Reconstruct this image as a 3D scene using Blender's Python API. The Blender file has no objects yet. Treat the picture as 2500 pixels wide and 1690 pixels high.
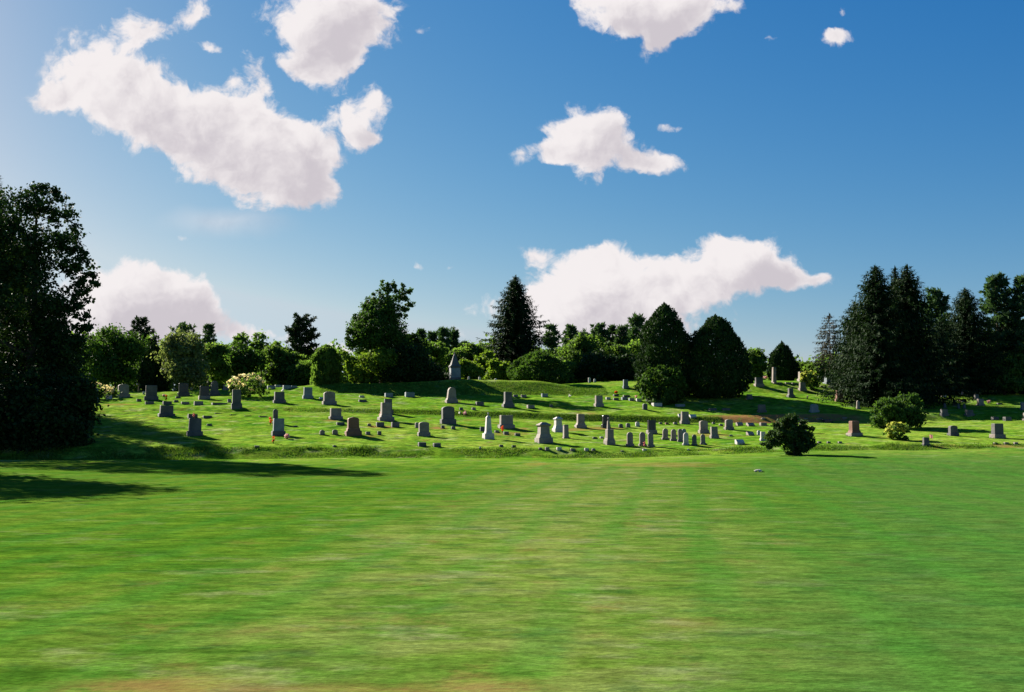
import bpy, math, random
import numpy as np
from mathutils import Vector, Matrix

S = bpy.context.scene
COL = S.collection
R = math.radians
rng = np.random.default_rng(11)
random.seed(11)

# ------------------------------------------------------------------ camera
FPX, CU, CV, HORIZON, EYE = 2431.0, 1250.0, 845.0, 1040.0, 2.2
PITCH = math.atan((HORIZON - CV) / FPX)
CP, SP = math.cos(PITCH), math.sin(PITCH)
cam = bpy.data.cameras.new("camera")
cam.sensor_width = 36.0
cam.lens = 36.0 * FPX / 2500.0
cam.clip_start, cam.clip_end = 0.1, 6000
cam_o = bpy.data.objects.new("camera", cam)
COL.objects.link(cam_o)
cam_o.location = (0, 0, EYE)
cam_o.rotation_euler = (math.pi / 2 + PITCH, 0, 0)
S.camera = cam_o

# ------------------------------------------------------------------ sun, sky, exposure
SUN_AZ, SUN_EL = 46.0, 27.0            # degrees left of straight ahead, above the horizon
sd = Vector((-math.sin(R(SUN_AZ)) * math.cos(R(SUN_EL)), math.cos(R(SUN_AZ)) * math.cos(R(SUN_EL)), math.sin(R(SUN_EL))))
sun = bpy.data.lights.new("sun", "SUN")
sun.energy = 5.0
sun.angle = R(0.53)
sun.color = (1.0, 0.915, 0.78)
sun_o = bpy.data.objects.new("sun", sun)
COL.objects.link(sun_o)
sun_o.location = sd * 200
sun_o.rotation_euler = (-sd).to_track_quat("-Z", "Y").to_euler()

S.view_settings.view_transform = "Standard"
S.view_settings.look = "None"
S.view_settings.gamma = 1.0
S.view_settings.use_curve_mapping = False
S.view_settings.exposure = 1.9
S.cycles.max_bounces = 6
S.cycles.transparent_max_bounces = 4
S.cycles.sample_clamp_indirect = 4.0

SKY_STRENGTH = 0.05


class NT:
    """small helper for building node trees"""
    def __init__(self, tree):
        self.t = tree
        for n in list(tree.nodes):
            tree.nodes.remove(n)

    def n(self, kind, ins=None, **kw):
        nd = self.t.nodes.new(kind)
        for k, v in kw.items():
            setattr(nd, k, v)
        for k, v in (ins or {}).items():
            sock = nd.inputs[k]
            if isinstance(v, bpy.types.NodeSocket):
                self.t.links.new(v, sock)
            elif isinstance(v, bpy.types.Node):
                self.t.links.new(v.outputs[0], sock)
            else:
                sock.default_value = v
        return nd

    def m(self, op, a, b=None, c=None, clamp=False):
        ins = {0: a}
        if b is not None: ins[1] = b
        if c is not None: ins[2] = c
        return self.n("ShaderNodeMath", ins, operation=op, use_clamp=clamp).outputs[0]

    def vm(self, op, a, b=None, out=0):
        ins = {0: a}
        if b is not None: ins[1] = b
        return self.n("ShaderNodeVectorMath", ins, operation=op).outputs[out]

    def noise(self, vec, scale, detail=4.0, rough=0.55, out=0, dims="3D"):
        return self.n("ShaderNodeTexNoise", {"Vector": vec, "Scale": scale, "Detail": detail, "Roughness": rough}, noise_dimensions=dims).outputs[out]

    def rng(self, v, a, b, c=0.0, d=1.0, mode="SMOOTHSTEP"):
        return self.n("ShaderNodeMapRange", {"Value": v, "From Min": a, "From Max": b, "To Min": c, "To Max": d}, interpolation_type=mode).outputs[0]

    def mix(self, f, a, b):
        nd = self.t.nodes.new("ShaderNodeMix")
        nd.data_type = "RGBA"
        for sock, v in ((nd.inputs[0], f), (nd.inputs[6], a), (nd.inputs[7], b)):
            if isinstance(v, bpy.types.NodeSocket): self.t.links.new(v, sock)
            else: sock.default_value = v
        return nd.outputs[2]


def px_dir(u, v):
    a, b = (u - CU) / FPX, (CV - v) / FPX
    return a, CP - b * SP, SP + b * CP


world = bpy.data.worlds.new("World")
S.world = world
world.use_nodes = True
W = NT(world.node_tree)
tc = W.n("ShaderNodeTexCoord").outputs["Generated"]
sky = W.n("ShaderNodeTexSky", sky_type="NISHITA", sun_disc=False, sun_elevation=R(SUN_EL), sun_rotation=R(-SUN_AZ),
          altitude=300.0, air_density=1.0, dust_density=0.4, ozone_density=2.0)
# the film's response to the blue sky: each colour on its own slope
EXPO = 2 ** S.view_settings.exposure * SKY_STRENGTH
sr = W.n("ShaderNodeSeparateColor", {0: sky.outputs[0]}).outputs
chan = [W.m("MULTIPLY", W.m("POWER", W.m("MAXIMUM", W.m("MULTIPLY", sr[i], EXPO), 0.0001), pw), g_ / EXPO) for i, (pw, g_) in enumerate([(1.75, .47), (1.10, .45), (0.53, .555)])]
chan[2] = W.m("MINIMUM", chan[2], W.m("MULTIPLY", sr[2], 0.80))
chan[1] = W.m("MINIMUM", chan[1], W.m("MULTIPLY", chan[2], 0.90))
chan[0] = W.m("MINIMUM", chan[0], W.m("MULTIPLY", chan[1], 0.82))
chan[0] = W.m("MAXIMUM", W.m("MULTIPLY_ADD", chan[0], 1.05, -0.017 / EXPO), 0.0)
skycol = W.n("ShaderNodeCombineColor", {0: chan[0], 1: chan[1], 2: chan[2]}).outputs[0]
sep = W.n("ShaderNodeSeparateXYZ", {0: tc})
dx, dy, dz = sep.outputs
ysafe = W.m("MAXIMUM", dy, 0.05)
Px, Pz = W.m("DIVIDE", dx, ysafe), W.m("DIVIDE", dz, ysafe)
P0 = W.n("ShaderNodeCombineXYZ", {0: Px, 1: Pz, 2: 0.0}).outputs[0]


def warp(vec, scale, amp, detail):
    c = W.noise(vec, scale, detail, 0.6, out=1)
    c = W.vm("SUBTRACT", c, (0.5, 0.5, 0.5))
    c = W.vm("MULTIPLY", c, (amp, amp, 0.0))
    return W.vm("ADD", vec, c)


P1 = warp(P0, 8.0, 0.042, 3.0)
P3 = warp(P1, 26.0, 0.022, 4.0)
# cloud lobes: centre and radii measured on the photograph, turned into directions on the sky; angle counter-clockwise; weight
CLOUDS = [
    (245, 185, 115, 100, 0, 1), (135, 240, 60, 26, 12, .8), (335, 80, 42, 48, -20, .75), (415, 75, 62, 26, 30, .7), (478, 25, 36, 45, -20, .75),
    (500, 105, 40, 16, -10, .75), (340, 265, 120, 70, -25, 1), (470, 300, 170, 85, -25, 1.1), (610, 370, 160, 100, -28, 1.1),
    (700, 405, 110, 84, -24, 1), (772, 350, 36, 46, 0, .75), (768, 448, 48, 42, -20, .9), (610, 290, 90, 56, -20, .9), (620, 150, 26, 46, 20, .75), (640, 205, 38, 38, 0, .75), (560, 190, 45, 25, 20, .6),
    (790, 30, 130, 90, -10, 1.1), (800, 130, 70, 70, 0, .95), (725, 150, 50, 40, -10, .6), (900, 40, 75, 60, 0, .8), (770, 185, 18, 24, 0, .5), (840, 130, 40, 40, 0, .7),
    (874, 283, 66, 52, -12, 1), (930, 250, 26, 40, 20, .6), (900, 330, 46, 26, 0, .75), (1025, 62, 20, 16, 0, .6),
    (1470, 10, 120, 54, -15, 1), (1620, 0, 140, 66, 0, 1.05), (1520, 62, 85, 34, 10, .8), (1670, 50, 80, 36, 35, .8), (1610, 95, 50, 24, 40, .6), (1790, 15, 30, 22, 0, .5),
    (1425, 320, 80, 66, 0, 1), (1340, 374, 80, 22, 8, .8), (1500, 355, 95, 40, -20, .95), (1610, 390, 62, 24, -10, .75), (1450, 410, 40, 38, 0, .85), (1490, 290, 36, 30, 30, .6), (1390, 350, 60, 50, 0, .9),
    (1330, 612, 46, 22, -10, .6), (1485, 615, 45, 50, 20, .9), (1420, 680, 120, 70, 10, 1), (1380, 760, 110, 60, 0, 1), (1540, 700, 140, 70, 0, 1), (1580, 775, 160, 56, 0, 1), (1440, 790, 150, 56, 0, 1),
    (1740, 650, 120, 55, 25, 1), (1860, 630, 110, 46, -20, 1), (1800, 690, 110, 36, 10, .8), (1950, 690, 55, 26, 0, .8), (2020, 690, 46, 16, 0, .6),
    (320, 690, 130, 52, -10, 1), (430, 730, 96, 48, -12, 1), (250, 730, 120, 80, 0, 1), (455, 760, 56, 36, 10, .8), (320, 800, 190, 60, 0, .9),
    (580, 805, 60, 30, 0, .6), (680, 825, 90, 22, -10, .7), (800, 850, 90, 22, 0, .7), (980, 815, 70, 16, -15, .6), (1100, 820, 40, 16, 0, .5), (1175, 745, 44, 22, 15, .75),
    (1010, 655, 22, 10, 0, .75), (1102, 650, 14, 10, 0, .7), (2030, 85, 46, 20, 10, .62), (2060, 12, 30, 18, 20, .55), (1870, 92, 26, 13, 20, .55), (2030, 82, 40, 20, 10, .5), (1655, 298, 34, 12, 0, .62),
    (455, 588, 24, 10, 0, .6), (1450, 180, 26, 10, 0, .35),
]


def lobe(vec, u, v, rx, ry, ang, wgt):
    x, y, z = px_dir(u, v)
    mp = W.n("ShaderNodeMapping", {"Vector": vec, "Location": (x / y, z / y, 0), "Rotation": (0, 0, R(ang)), "Scale": (rx * 1.18 / FPX, ry * 1.18 / FPX, 1)}, vector_type="TEXTURE")
    d = W.vm("LENGTH", mp.outputs[0], out=1)
    return W.rng(d, 1.6, 0.0, 0.0, wgt)


CLOUDS.sort(key=lambda c: -c[5])
BIG = sum(c[5] >= 1 for c in CLOUDS)


def field(vec, n):
    """sum of the n weightiest lobes; also the running sum after the big ones"""
    f = part = None
    for i, c in enumerate(CLOUDS[:n]):
        # (reading the running sum into the coordinate keeps the lobes in sequence, within the shader's memory)
        l = lobe(vec if f is None else W.n("ShaderNodeVectorMath", {0: f, 1: (1e-7, 1e-7, 0.0), 2: vec}, operation="MULTIPLY_ADD").outputs[0], *c)
        f = l if f is None else W.m("ADD", f, l)
        if i == BIG - 1: part = f
    return W.m("MINIMUM", f, 1.8), part


def puff(vec):
    v1 = W.n("ShaderNodeTexVoronoi", {"Vector": vec, "Scale": 20.0, "Detail": 3.0, "Roughness": 0.55, "Lacunarity": 2.3, "Randomness": 1.0}, voronoi_dimensions="2D", feature="F1", normalize=True).outputs["Distance"]
    return W.m("SUBTRACT", 1.0, v1)


F, F1b = field(P3, len(CLOUDS))
fb = W.noise(P3, 34.0, 9.0, 0.64)
fb2 = W.noise(P0, 9.0, 5.0, 0.6)
pf = puff(P3)
# the same lobes and puffs a little nearer the sun: what lies between shades this point
P_sun = W.vm("ADD", P3, (-0.011, 0.006, 0.0))
P_sun2 = W.vm("ADD", P3, (-0.030, 0.022, 0.0))
pf2 = puff(P_sun)
_, F2 = field(P_sun2, BIG)
F1b, F2 = W.m("MINIMUM", F1b, 1.8), W.m("MINIMUM", F2, 1.8)
front_mask = W.rng(dy, 0.3, 0.45)
dens_in = W.m("ADD", W.m("ADD", F, W.m("MULTIPLY_ADD", fb2, 1.5, -0.78)), W.m("ADD", W.m("MULTIPLY_ADD", fb, 1.9, -0.95), W.m("MULTIPLY_ADD", pf, 1.3, -0.95)))
D_front = W.m("MULTIPLY", W.m("MULTIPLY", W.rng(dens_in, 0.26, 0.86), W.rng(F, 0.03, 0.30)), front_mask)
# thin veil to the left, low on the sky
veil = W.m("MULTIPLY", lobe(P1, 560, 548, 110, 30, 0, 0.35), front_mask)
# the same broken cumulus goes on over the rest of the sky
zs = W.m("ADD", W.m("MAXIMUM", dz, 0.0), 0.18)
gen = W.n("ShaderNodeCombineXYZ", {0: W.m("DIVIDE", dx, zs), 1: W.m("DIVIDE", dy, zs), 2: 0.0}).outputs[0]
gn = W.noise(gen, 1.6, 9.0, 0.58)
out_x = W.rng(W.m("ABSOLUTE", Px), 0.62, 0.80)
out_z = W.rng(Pz, 0.52, 0.68)
back = W.m("SUBTRACT", 1.0, front_mask)
outside = W.m("MAXIMUM", W.m("MAXIMUM", out_x, out_z), back)
D_gen = W.m("MULTIPLY", W.m("MULTIPLY", W.rng(gn, 0.64, 0.74), outside), W.rng(dz, 0.0, 0.06))
D = W.m("MAXIMUM", W.m("MAXIMUM", D_front, D_gen), veil)
# cloud tone: bright rims, greyer in the thick middles
relief = W.m("MULTIPLY", W.m("SUBTRACT", pf, pf2), 0.9)
body = W.m("MULTIPLY", W.m("SUBTRACT", F1b, F2), 0.42)
soft = W.m("MULTIPLY_ADD", fb2, 0.9, -0.45)
inner = W.rng(F, 0.7, 1.8, 0.0, 0.32)
thick = W.rng(W.m("SUBTRACT", W.m("ADD", W.m("ADD", soft, inner), 0.18), W.m("ADD", relief, body)), 0.0, 0.8)
CLOUD_GAIN = 11.6
ccol = W.mix(thick, (1.0 * CLOUD_GAIN * .42, .948 * CLOUD_GAIN * .42, .952 * CLOUD_GAIN * .42, 1), (.68 * CLOUD_GAIN * .42, .63 * CLOUD_GAIN * .42, .68 * CLOUD_GAIN * .42, 1))
skymix = W.mix(D, skycol, ccol)
bg = W.n("ShaderNodeBackground", {"Color": skymix, "Strength": SKY_STRENGTH})
W.n("ShaderNodeOutputWorld", {0: bg.outputs[0]})
world.cycles.sampling_method = "MANUAL"
world.cycles.sample_map_resolution = 512

# ------------------------------------------------------------------ helpers
def link(o, parent=None):
    COL.objects.link(o)
    if parent is not None:
        o.parent = parent
    return o


def tag(o, label=None, cat=None, group=None, kind=None):
    if label: o["label"] = label
    if cat: o["category"] = cat
    if group: o["group"] = group
    if kind: o["kind"] = kind
    return o


def mesh_np(name, V, Fc, mats, parent=None, smooth=False, midx=None):
    """V (n,3) and Fc (m,k) arrays -> one linked mesh object"""
    V = np.asarray(V, dtype=np.float32)
    Fc = np.asarray(Fc, dtype=np.int32)
    me = bpy.data.meshes.new(name)
    m, k = Fc.shape
    me.vertices.add(len(V)); me.vertices.foreach_set("co", V.ravel())
    me.loops.add(m * k); me.loops.foreach_set("vertex_index", Fc.ravel())
    me.polygons.add(m); me.polygons.foreach_set("loop_start", np.arange(0, m * k, k, dtype=np.int32))
    me.polygons.foreach_set("loop_total", np.full(m, k, dtype=np.int32))
    if midx is not None: me.polygons.foreach_set("material_index", np.asarray(midx, dtype=np.int32))
    if smooth: me.polygons.foreach_set("use_smooth", np.ones(m, dtype=bool))
    for mt in (mats if isinstance(mats, (list, tuple)) else [mats]): me.materials.append(mt)
    me.update(calc_edges=True)
    return link(bpy.data.objects.new(name, me), parent)


class MB:
    """collects polygons of any size into one mesh"""
    def __init__(self): self.v, self.f = [], []

    def add(self, vs, fs):
        o = len(self.v)
        self.v += [tuple(p) for p in vs]
        self.f += [tuple(i + o for i in f) for f in fs]

    def build(self, name, mat, parent=None, smooth=False):
        me = bpy.data.meshes.new(name)
        me.from_pydata(self.v, [], self.f)
        me.materials.append(mat)
        if smooth: me.polygons.foreach_set("use_smooth", [True] * len(me.polygons))
        me.update()
        return link(bpy.data.objects.new(name, me), parent)


def empty(name, loc, rz=0.0, tilt=(0.0, 0.0)):
    o = bpy.data.objects.new(name, None)
    o.empty_display_size = 0.2
    o.location = loc
    o.rotation_euler = (tilt[0], tilt[1], rz)
    return link(o)


# ------------------------------------------------------------------ terrain: heights by bearing (column) and distance
UC = np.array([-700, 0, 230, 450, 650, 800, 960, 1140, 1300, 1400, 1460, 1560, 1700, 1850, 2000, 2150, 2300, 2500, 3200], float)


def row(*v): return np.array((v[0],) + v + (v[-1],), float)


ROWS = {
    62.0: row(1122, 1122, 1122, 1120, 1119, 1119, 1118, 1118, 1118, 1118, 1116, 1111, 1105, 1100, 1098, 1097, 1095),
    67.2: row(1092, 1092, 1092, 1092, 1092, 1093, 1096, 1096, 1097, 1097, 1099, 1097, 1094, 1088, 1085, 1085, 1085),
    88.0: row(1012, 1008, 1004, 1004, 1006, 1010, 1017, 1025, 1028, 1030, 1031, 1034, 1034, 1032, 1030, 1028, 1025),
    90.9: row(1003, 999, 997, 996, 997, 1000, 1005, 1009, 1011, 1012, 1014, 1019, 1017, 1013, 1012, 1012, 1010),
    104.0: row(985, 975, 968, 962, 960, 964, 964, 965, 966, 966, 965, 962, 960, 962, 975, 988, 990),
    110.0: row(970, 965, 957, 950, 935, 934, 927, 930, 943, 950, 940, 930, 931, 934, 953, 970, 972),
    120.0: row(965, 958, 953, 947, 940, 938, 938, 940, 937, 932, 927, 926, 929, 932, 946, 957, 962),
}


def v_to_z(v, Y):
    return EYE + Y * np.tan(PITCH + np.arctan((CV - v) / FPX))


YK, ZK = [-400.0, 20.0, 44.0], [np.zeros(len(UC)), np.zeros(len(UC)), np.full(len(UC), -0.02)]
for Y in sorted(ROWS):
    z = v_to_z(ROWS[Y], Y)
    if Y == 62.0:
        YK += [Y, 63.4, 65.6]; ZK += [z, z - 0.22, z - 0.14]
    elif Y == 88.0:
        YK += [Y, 89.5]; ZK += [z, z - 0.10]
    elif Y == 104.0:
        YK += [Y, 105.6]; ZK += [z, z - 0.06]
    elif Y == 110.0:
        YK += [Y]; ZK += [z]
    elif Y == 120.0:
        z2 = ZK[-1] - 0.15
        lo = (UC > 720) & (UC < 1350)
        z = np.where(lo, z2, z)
        YK += [Y]; ZK += [z]
    else:
        YK += [Y]; ZK += [z]
YK += [160.0, 3000.0]; ZK += [ZK[-1] + 0.1, ZK[-1] + 0.1]
YK, ZK = np.array(YK), np.array(ZK)
TY = np.arange(-40, 200.01, 0.25)
TT = np.arange(-900, 3400.01, 10.0)
tab = np.empty((len(TY), len(TT)))
tmp = np.array([np.interp(TT, UC, zr) for zr in ZK])
for j in range(len(TT)):
    tab[:, j] = np.interp(TY, YK, tmp[:, j])


def gsm(a, s, ax):
    k = np.arange(-int(3 * s) - 1, int(3 * s) + 2)
    w = np.exp(-k ** 2 / (2 * s * s)); w /= w.sum()
    pad = [(0, 0), (0, 0)]; pad[ax] = (len(k) // 2, len(k) // 2)
    b = np.pad(a, pad, mode="edge")
    return np.apply_along_axis(lambda m: np.convolve(m, w, mode="valid"), ax, b)


tab = gsm(gsm(tab, 1.1, 0), 4.0, 1)
_lat = np.random.default_rng(5).normal(size=(3, 256, 256))


def vnoise(x, y, k):
    L = _lat[k]
    xi, yi = np.floor(x).astype(int), np.floor(y).astype(int)
    fx, fy = x - xi, y - yi
    fx, fy = fx * fx * (3 - 2 * fx), fy * fy * (3 - 2 * fy)
    g = lambda a, b: L[(yi + b) % 256, (xi + a) % 256]
    return (g(0, 0) * (1 - fx) + g(1, 0) * fx) * (1 - fy) + (g(0, 1) * (1 - fx) + g(1, 1) * fx) * fy


def H(x, y):
    x, y = np.asarray(x, float), np.asarray(y, float)
    t = CU + FPX * x / np.maximum(y, 30.0)
    j = np.clip((t - TT[0]) / 10.0, 0, len(TT) - 1.001)
    i = np.clip((y - TY[0]) / 0.25, 0, len(TY) - 1.001)
    j0, i0 = j.astype(int), i.astype(int)
    a, b = j - j0, i - i0
    z = (tab[i0, j0] * (1 - a) + tab[i0, j0 + 1] * a) * (1 - b) + (tab[i0 + 1, j0] * (1 - a) + tab[i0 + 1, j0 + 1] * a) * b
    hill = np.clip((y - 55) / 20, 0, 1)
    near = np.clip((y + 5) / 20, 0, 1)
    z = z + (0.035 * vnoise(x / 3.1, y / 2.3, 0) + 0.02 * vnoise(x / 1.1, y / 0.9, 1)) * hill + 0.03 * vnoise(x / 6, y / 5, 2) * near
    return z


def hz(x, y): return float(H(x, y))


def at(u, v, Y):
    """point at forward distance Y seen at column u, row v"""
    a, b, c = px_dir(u, v)
    return a / b * Y, Y, EYE + c / b * Y


_ys = np.arange(5, 150, 0.05)


def ground_at(u, v):
    """where the line of sight through column u, row v meets the ground"""
    a, b, c = px_dir(u, v)
    x, z = a / b * _ys, EYE + c / b * _ys
    d = z - H(x, _ys)
    k = np.nonzero(d <= 0)[0]
    if len(k) == 0:
        w = (_ys > 60) & (_ys < 125)
        i = np.nonzero(w)[0][np.argmin(d[w])]
    else:
        i = k[0]
    return float(x[i]), float(_ys[i]), float(H(x[i], _ys[i]))


# ------------------------------------------------------------------ materials
def new_mat(name):
    m = bpy.data.materials.new(name)
    m.use_nodes = True
    return m, NT(m.node_tree)


def rgb(r, g, b): return (r, g, b, 1.0)


def grass_material():
    m, N = new_mat("mown_grass")
    pos = N.n("ShaderNodeNewGeometry").outputs["Position"]
    s = N.n("ShaderNodeSeparateXYZ", {0: pos}).outputs
    # mown lawn: patches and streaks of different green lying along the mowing direction
    st = N.vm("MULTIPLY", pos, (0.70, 1.15, 1.0))
    st2 = N.vm("MULTIPLY", pos, (0.55, 1.5, 1.0))
    off = lambda v, a, b: N.vm("ADD", v, (a, b, 0.0))
    big = N.noise(pos, 0.09, 3, 0.5)
    mid = N.noise(st, 0.8, 7, 0.68)
    fine = N.noise(st2, 3.2, 6, 0.72)
    hillf = N.noise(pos, 1.7, 5, 0.7)
    grain = N.noise(N.vm("MULTIPLY", pos, (0.45, 1.0, 1.0)), 24.0, 3, 0.7)
    g1 = N.mix(N.rng(mid, 0.34, 0.66), rgb(.042, .118, .008), rgb(.105, .190, .014))
    g2 = N.mix(N.rng(mid, 0.34, 0.66), rgb(.075, .150, .012), rgb(.150, .215, .028))
    base = N.mix(N.rng(big, 0.42, 0.60), g1, g2)
    base = N.mix(N.m("MULTIPLY", N.rng(N.noise(off(st, 31, 17), 0.7, 6, 0.68), 0.53, 0.68), 0.80), base, rgb(.190, .215, .095))
    base = N.mix(N.m("MULTIPLY", N.rng(N.noise(off(st, 5, 91), 1.0, 6, 0.68), 0.52, 0.66), 0.80), base, rgb(.018, .082, .010))
    base = N.mix(N.m("MULTIPLY", N.rng(N.noise(off(pos, 71, 3), 0.6, 6, 0.72), 0.53, 0.70), 0.65), base, rgb(.165, .125, .034))
    # drier strip with sheen and vignette brightness painted in; greener ground either side
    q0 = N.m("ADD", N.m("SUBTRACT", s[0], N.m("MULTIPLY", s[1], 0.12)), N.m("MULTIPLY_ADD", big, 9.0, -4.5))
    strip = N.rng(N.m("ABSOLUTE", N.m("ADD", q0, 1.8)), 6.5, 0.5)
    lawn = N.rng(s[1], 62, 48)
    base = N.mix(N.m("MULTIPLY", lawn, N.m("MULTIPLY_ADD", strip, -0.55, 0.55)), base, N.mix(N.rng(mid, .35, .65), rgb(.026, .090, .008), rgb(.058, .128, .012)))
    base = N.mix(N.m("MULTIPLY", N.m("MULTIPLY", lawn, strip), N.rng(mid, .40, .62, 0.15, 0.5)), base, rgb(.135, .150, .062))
    base = N.n("ShaderNodeVectorMath", {0: base, "Scale": N.m("MULTIPLY_ADD", lawn, -0.20, 0.82)}, operation="SCALE").outputs[0]
    # bluer, clover-rich grass towards the east of the lawn
    east = N.rng(N.m("ADD", N.m("MULTIPLY", N.m("DIVIDE", s[0], N.m("MAXIMUM", s[1], 6.0)), 1.0), N.m("MULTIPLY_ADD", big, 0.5, -0.25)), 0.05, 0.45)
    base = N.mix(N.m("MULTIPLY", east, N.rng(s[1], 70, 50, 0.0, 0.60)), base, rgb(.024, .066, .016))
    # mower stripes running away from the road
    q = N.m("SUBTRACT", s[0], N.m("MULTIPLY", s[1], 0.165))
    wob = N.m("MULTIPLY_ADD", N.noise(pos, 0.25, 3, 0.5), 0.8, -0.4)
    stripe = N.rng(N.m("SINE", N.m("MULTIPLY", N.m("ADD", q, wob), 3.4)), 0.15, 0.98)
    stripe = N.m("MULTIPLY", stripe, N.rng(N.noise(N.vm("MULTIPLY", pos, (1.0, 0.35, 1.0)), 0.45, 4, 0.6), 0.34, 0.56))
    base = N.mix(N.m("MULTIPLY", stripe, N.rng(s[1], 62, 50, 0.0, 0.46)), base, rgb(.024, .088, .010))
    # fine blades: streaky on the lawn, mottled on the hill
    fg = N.m("MULTIPLY_ADD", N.rng(fine, .32, .68), 0.62, 0.70)
    fh = N.m("MULTIPLY_ADD", N.rng(hillf, .32, .68), N.rng(s[1], 55, 70, 0.12, 0.75), N.rng(s[1], 55, 70, 0.94, 0.62))
    fg2 = N.m("MULTIPLY_ADD", N.rng(grain, .3, .7), 0.5, 0.75)
    base = N.n("ShaderNodeVectorMath", {0: base, "Scale": N.m("MULTIPLY", N.m("MULTIPLY", fg, fh), fg2)}, operation="SCALE").outputs[0]
    # bare reddish soil
    dirt = N.n("ShaderNodeAttribute", attribute_name="dirt").outputs["Fac"]
    dn = N.m("MULTIPLY", dirt, N.rng(N.noise(pos, 1.3, 6, 0.65), 0.30, 0.54))
    base = N.mix(dn, base, rgb(.165, .092, .036))
    h = N.m("ADD", N.m("MULTIPLY", grain, 0.03), N.m("ADD", N.m("MULTIPLY", fine, 0.04), N.m("MULTIPLY", hillf, 0.06)))
    bump = N.n("ShaderNodeBump", {"Height": h, "Strength": 0.55, "Distance": 0.6})
    bs = N.n("ShaderNodeBsdfPrincipled", {"Base Color": base, "Roughness": 1.0, "Specular IOR Level": 0.0, "Sheen Weight": 0.22, "Sheen Roughness": 0.6,
                                          "Sheen Tint": N.vm("SCALE", base), "Normal": bump.outputs[0]})
    sh = bs.inputs["Sheen Tint"].links[0].from_node
    sh.inputs[3].default_value = 2.2
    N.n("ShaderNodeOutputMaterial", {0: bs.outputs[0]})
    return m


def stone_material(name, c1, c2, rough=0.8, speck=0.35, lichen=None):
    m, N = new_mat(name)
    tcn = N.n("ShaderNodeNewGeometry").outputs["Position"]
    a = N.noise(tcn, 1.7, 5, 0.6)
    g = N.noise(tcn, 38.0, 3, 0.7)
    col = N.mix(N.rng(a, .3, .7), rgb(*c1), rgb(*c2))
    col = N.n("ShaderNodeVectorMath", {0: col, "Scale": N.m("MULTIPLY_ADD", N.rng(g, .3, .7), speck, 1 - speck / 2)}, operation="SCALE").outputs[0]
    if lichen:
        l = N.rng(N.noise(N.vm("ADD", tcn, (9.0, 4.0, 2.0)), 4.5, 6, 0.65), 0.55, 0.7)
        col = N.mix(N.m("MULTIPLY", l, 0.6), col, rgb(*lichen))
    bump = N.n("ShaderNodeBump", {"Height": g, "Strength": 0.35, "Distance": 0.02})
    bs = N.n("ShaderNodeBsdfPrincipled", {"Base Color": col, "Roughness": rough, "Specular IOR Level": 0.3, "Normal": bump.outputs[0]})
    N.n("ShaderNodeOutputMaterial", {0: bs.outputs[0]})
    return m


def leaf_material(name, cols, trans=0.35, rough=0.7, spec=0.06, tint=(1.3, 1.35, 0.6)):
    m, N = new_mat(name)
    geo = N.n("ShaderNodeNewGeometry")
    r = geo.outputs["Random Per Island"]
    big = N.noise(geo.outputs["Position"], 0.9, 3, 0.5)
    k = N.m("ADD", N.m("MULTIPLY", r, 0.65), N.m("MULTIPLY_ADD", big, 0.7, -0.17))
    ramp = N.n("ShaderNodeValToRGB", {0: k})
    els = ramp.color_ramp.elements
    for i, c in enumerate(cols):
        e = els[i] if i < 2 else els.new(1.0)
        e.position = i / (len(cols) - 1)
        e.color = rgb(*c)
    bs = N.n("ShaderNodeBsdfPrincipled", {"Base Color": ramp.outputs[0], "Roughness": rough, "Specular IOR Level": spec})
    tr = N.n("ShaderNodeBsdfTranslucent", {"Color": N.n("ShaderNodeVectorMath", {0: ramp.outputs[0], 1: tint}, operation="MULTIPLY").outputs[0]})
    mx = N.n("ShaderNodeMixShader", {0: trans, 1: bs.outputs[0], 2: tr.outputs[0]})
    N.n("ShaderNodeOutputMaterial", {0: mx.outputs[0]})
    return m


def flat_material(name, c, rough=0.7, var=0.25, scale=9.0):
    m, N = new_mat(name)
    p = N.n("ShaderNodeNewGeometry").outputs["Position"]
    n = N.rng(N.noise(p, scale, 4, 0.6), .3, .7)
    col = N.mix(n, rgb(*[k * (1 - var) for k in c]), rgb(*[min(1, k * (1 + var)) for k in c]))
    bs = N.n("ShaderNodeBsdfPrincipled", {"Base Color": col, "Roughness": rough, "Specular IOR Level": 0.2})
    N.n("ShaderNodeOutputMaterial", {0: bs.outputs[0]})
    return m


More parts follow.
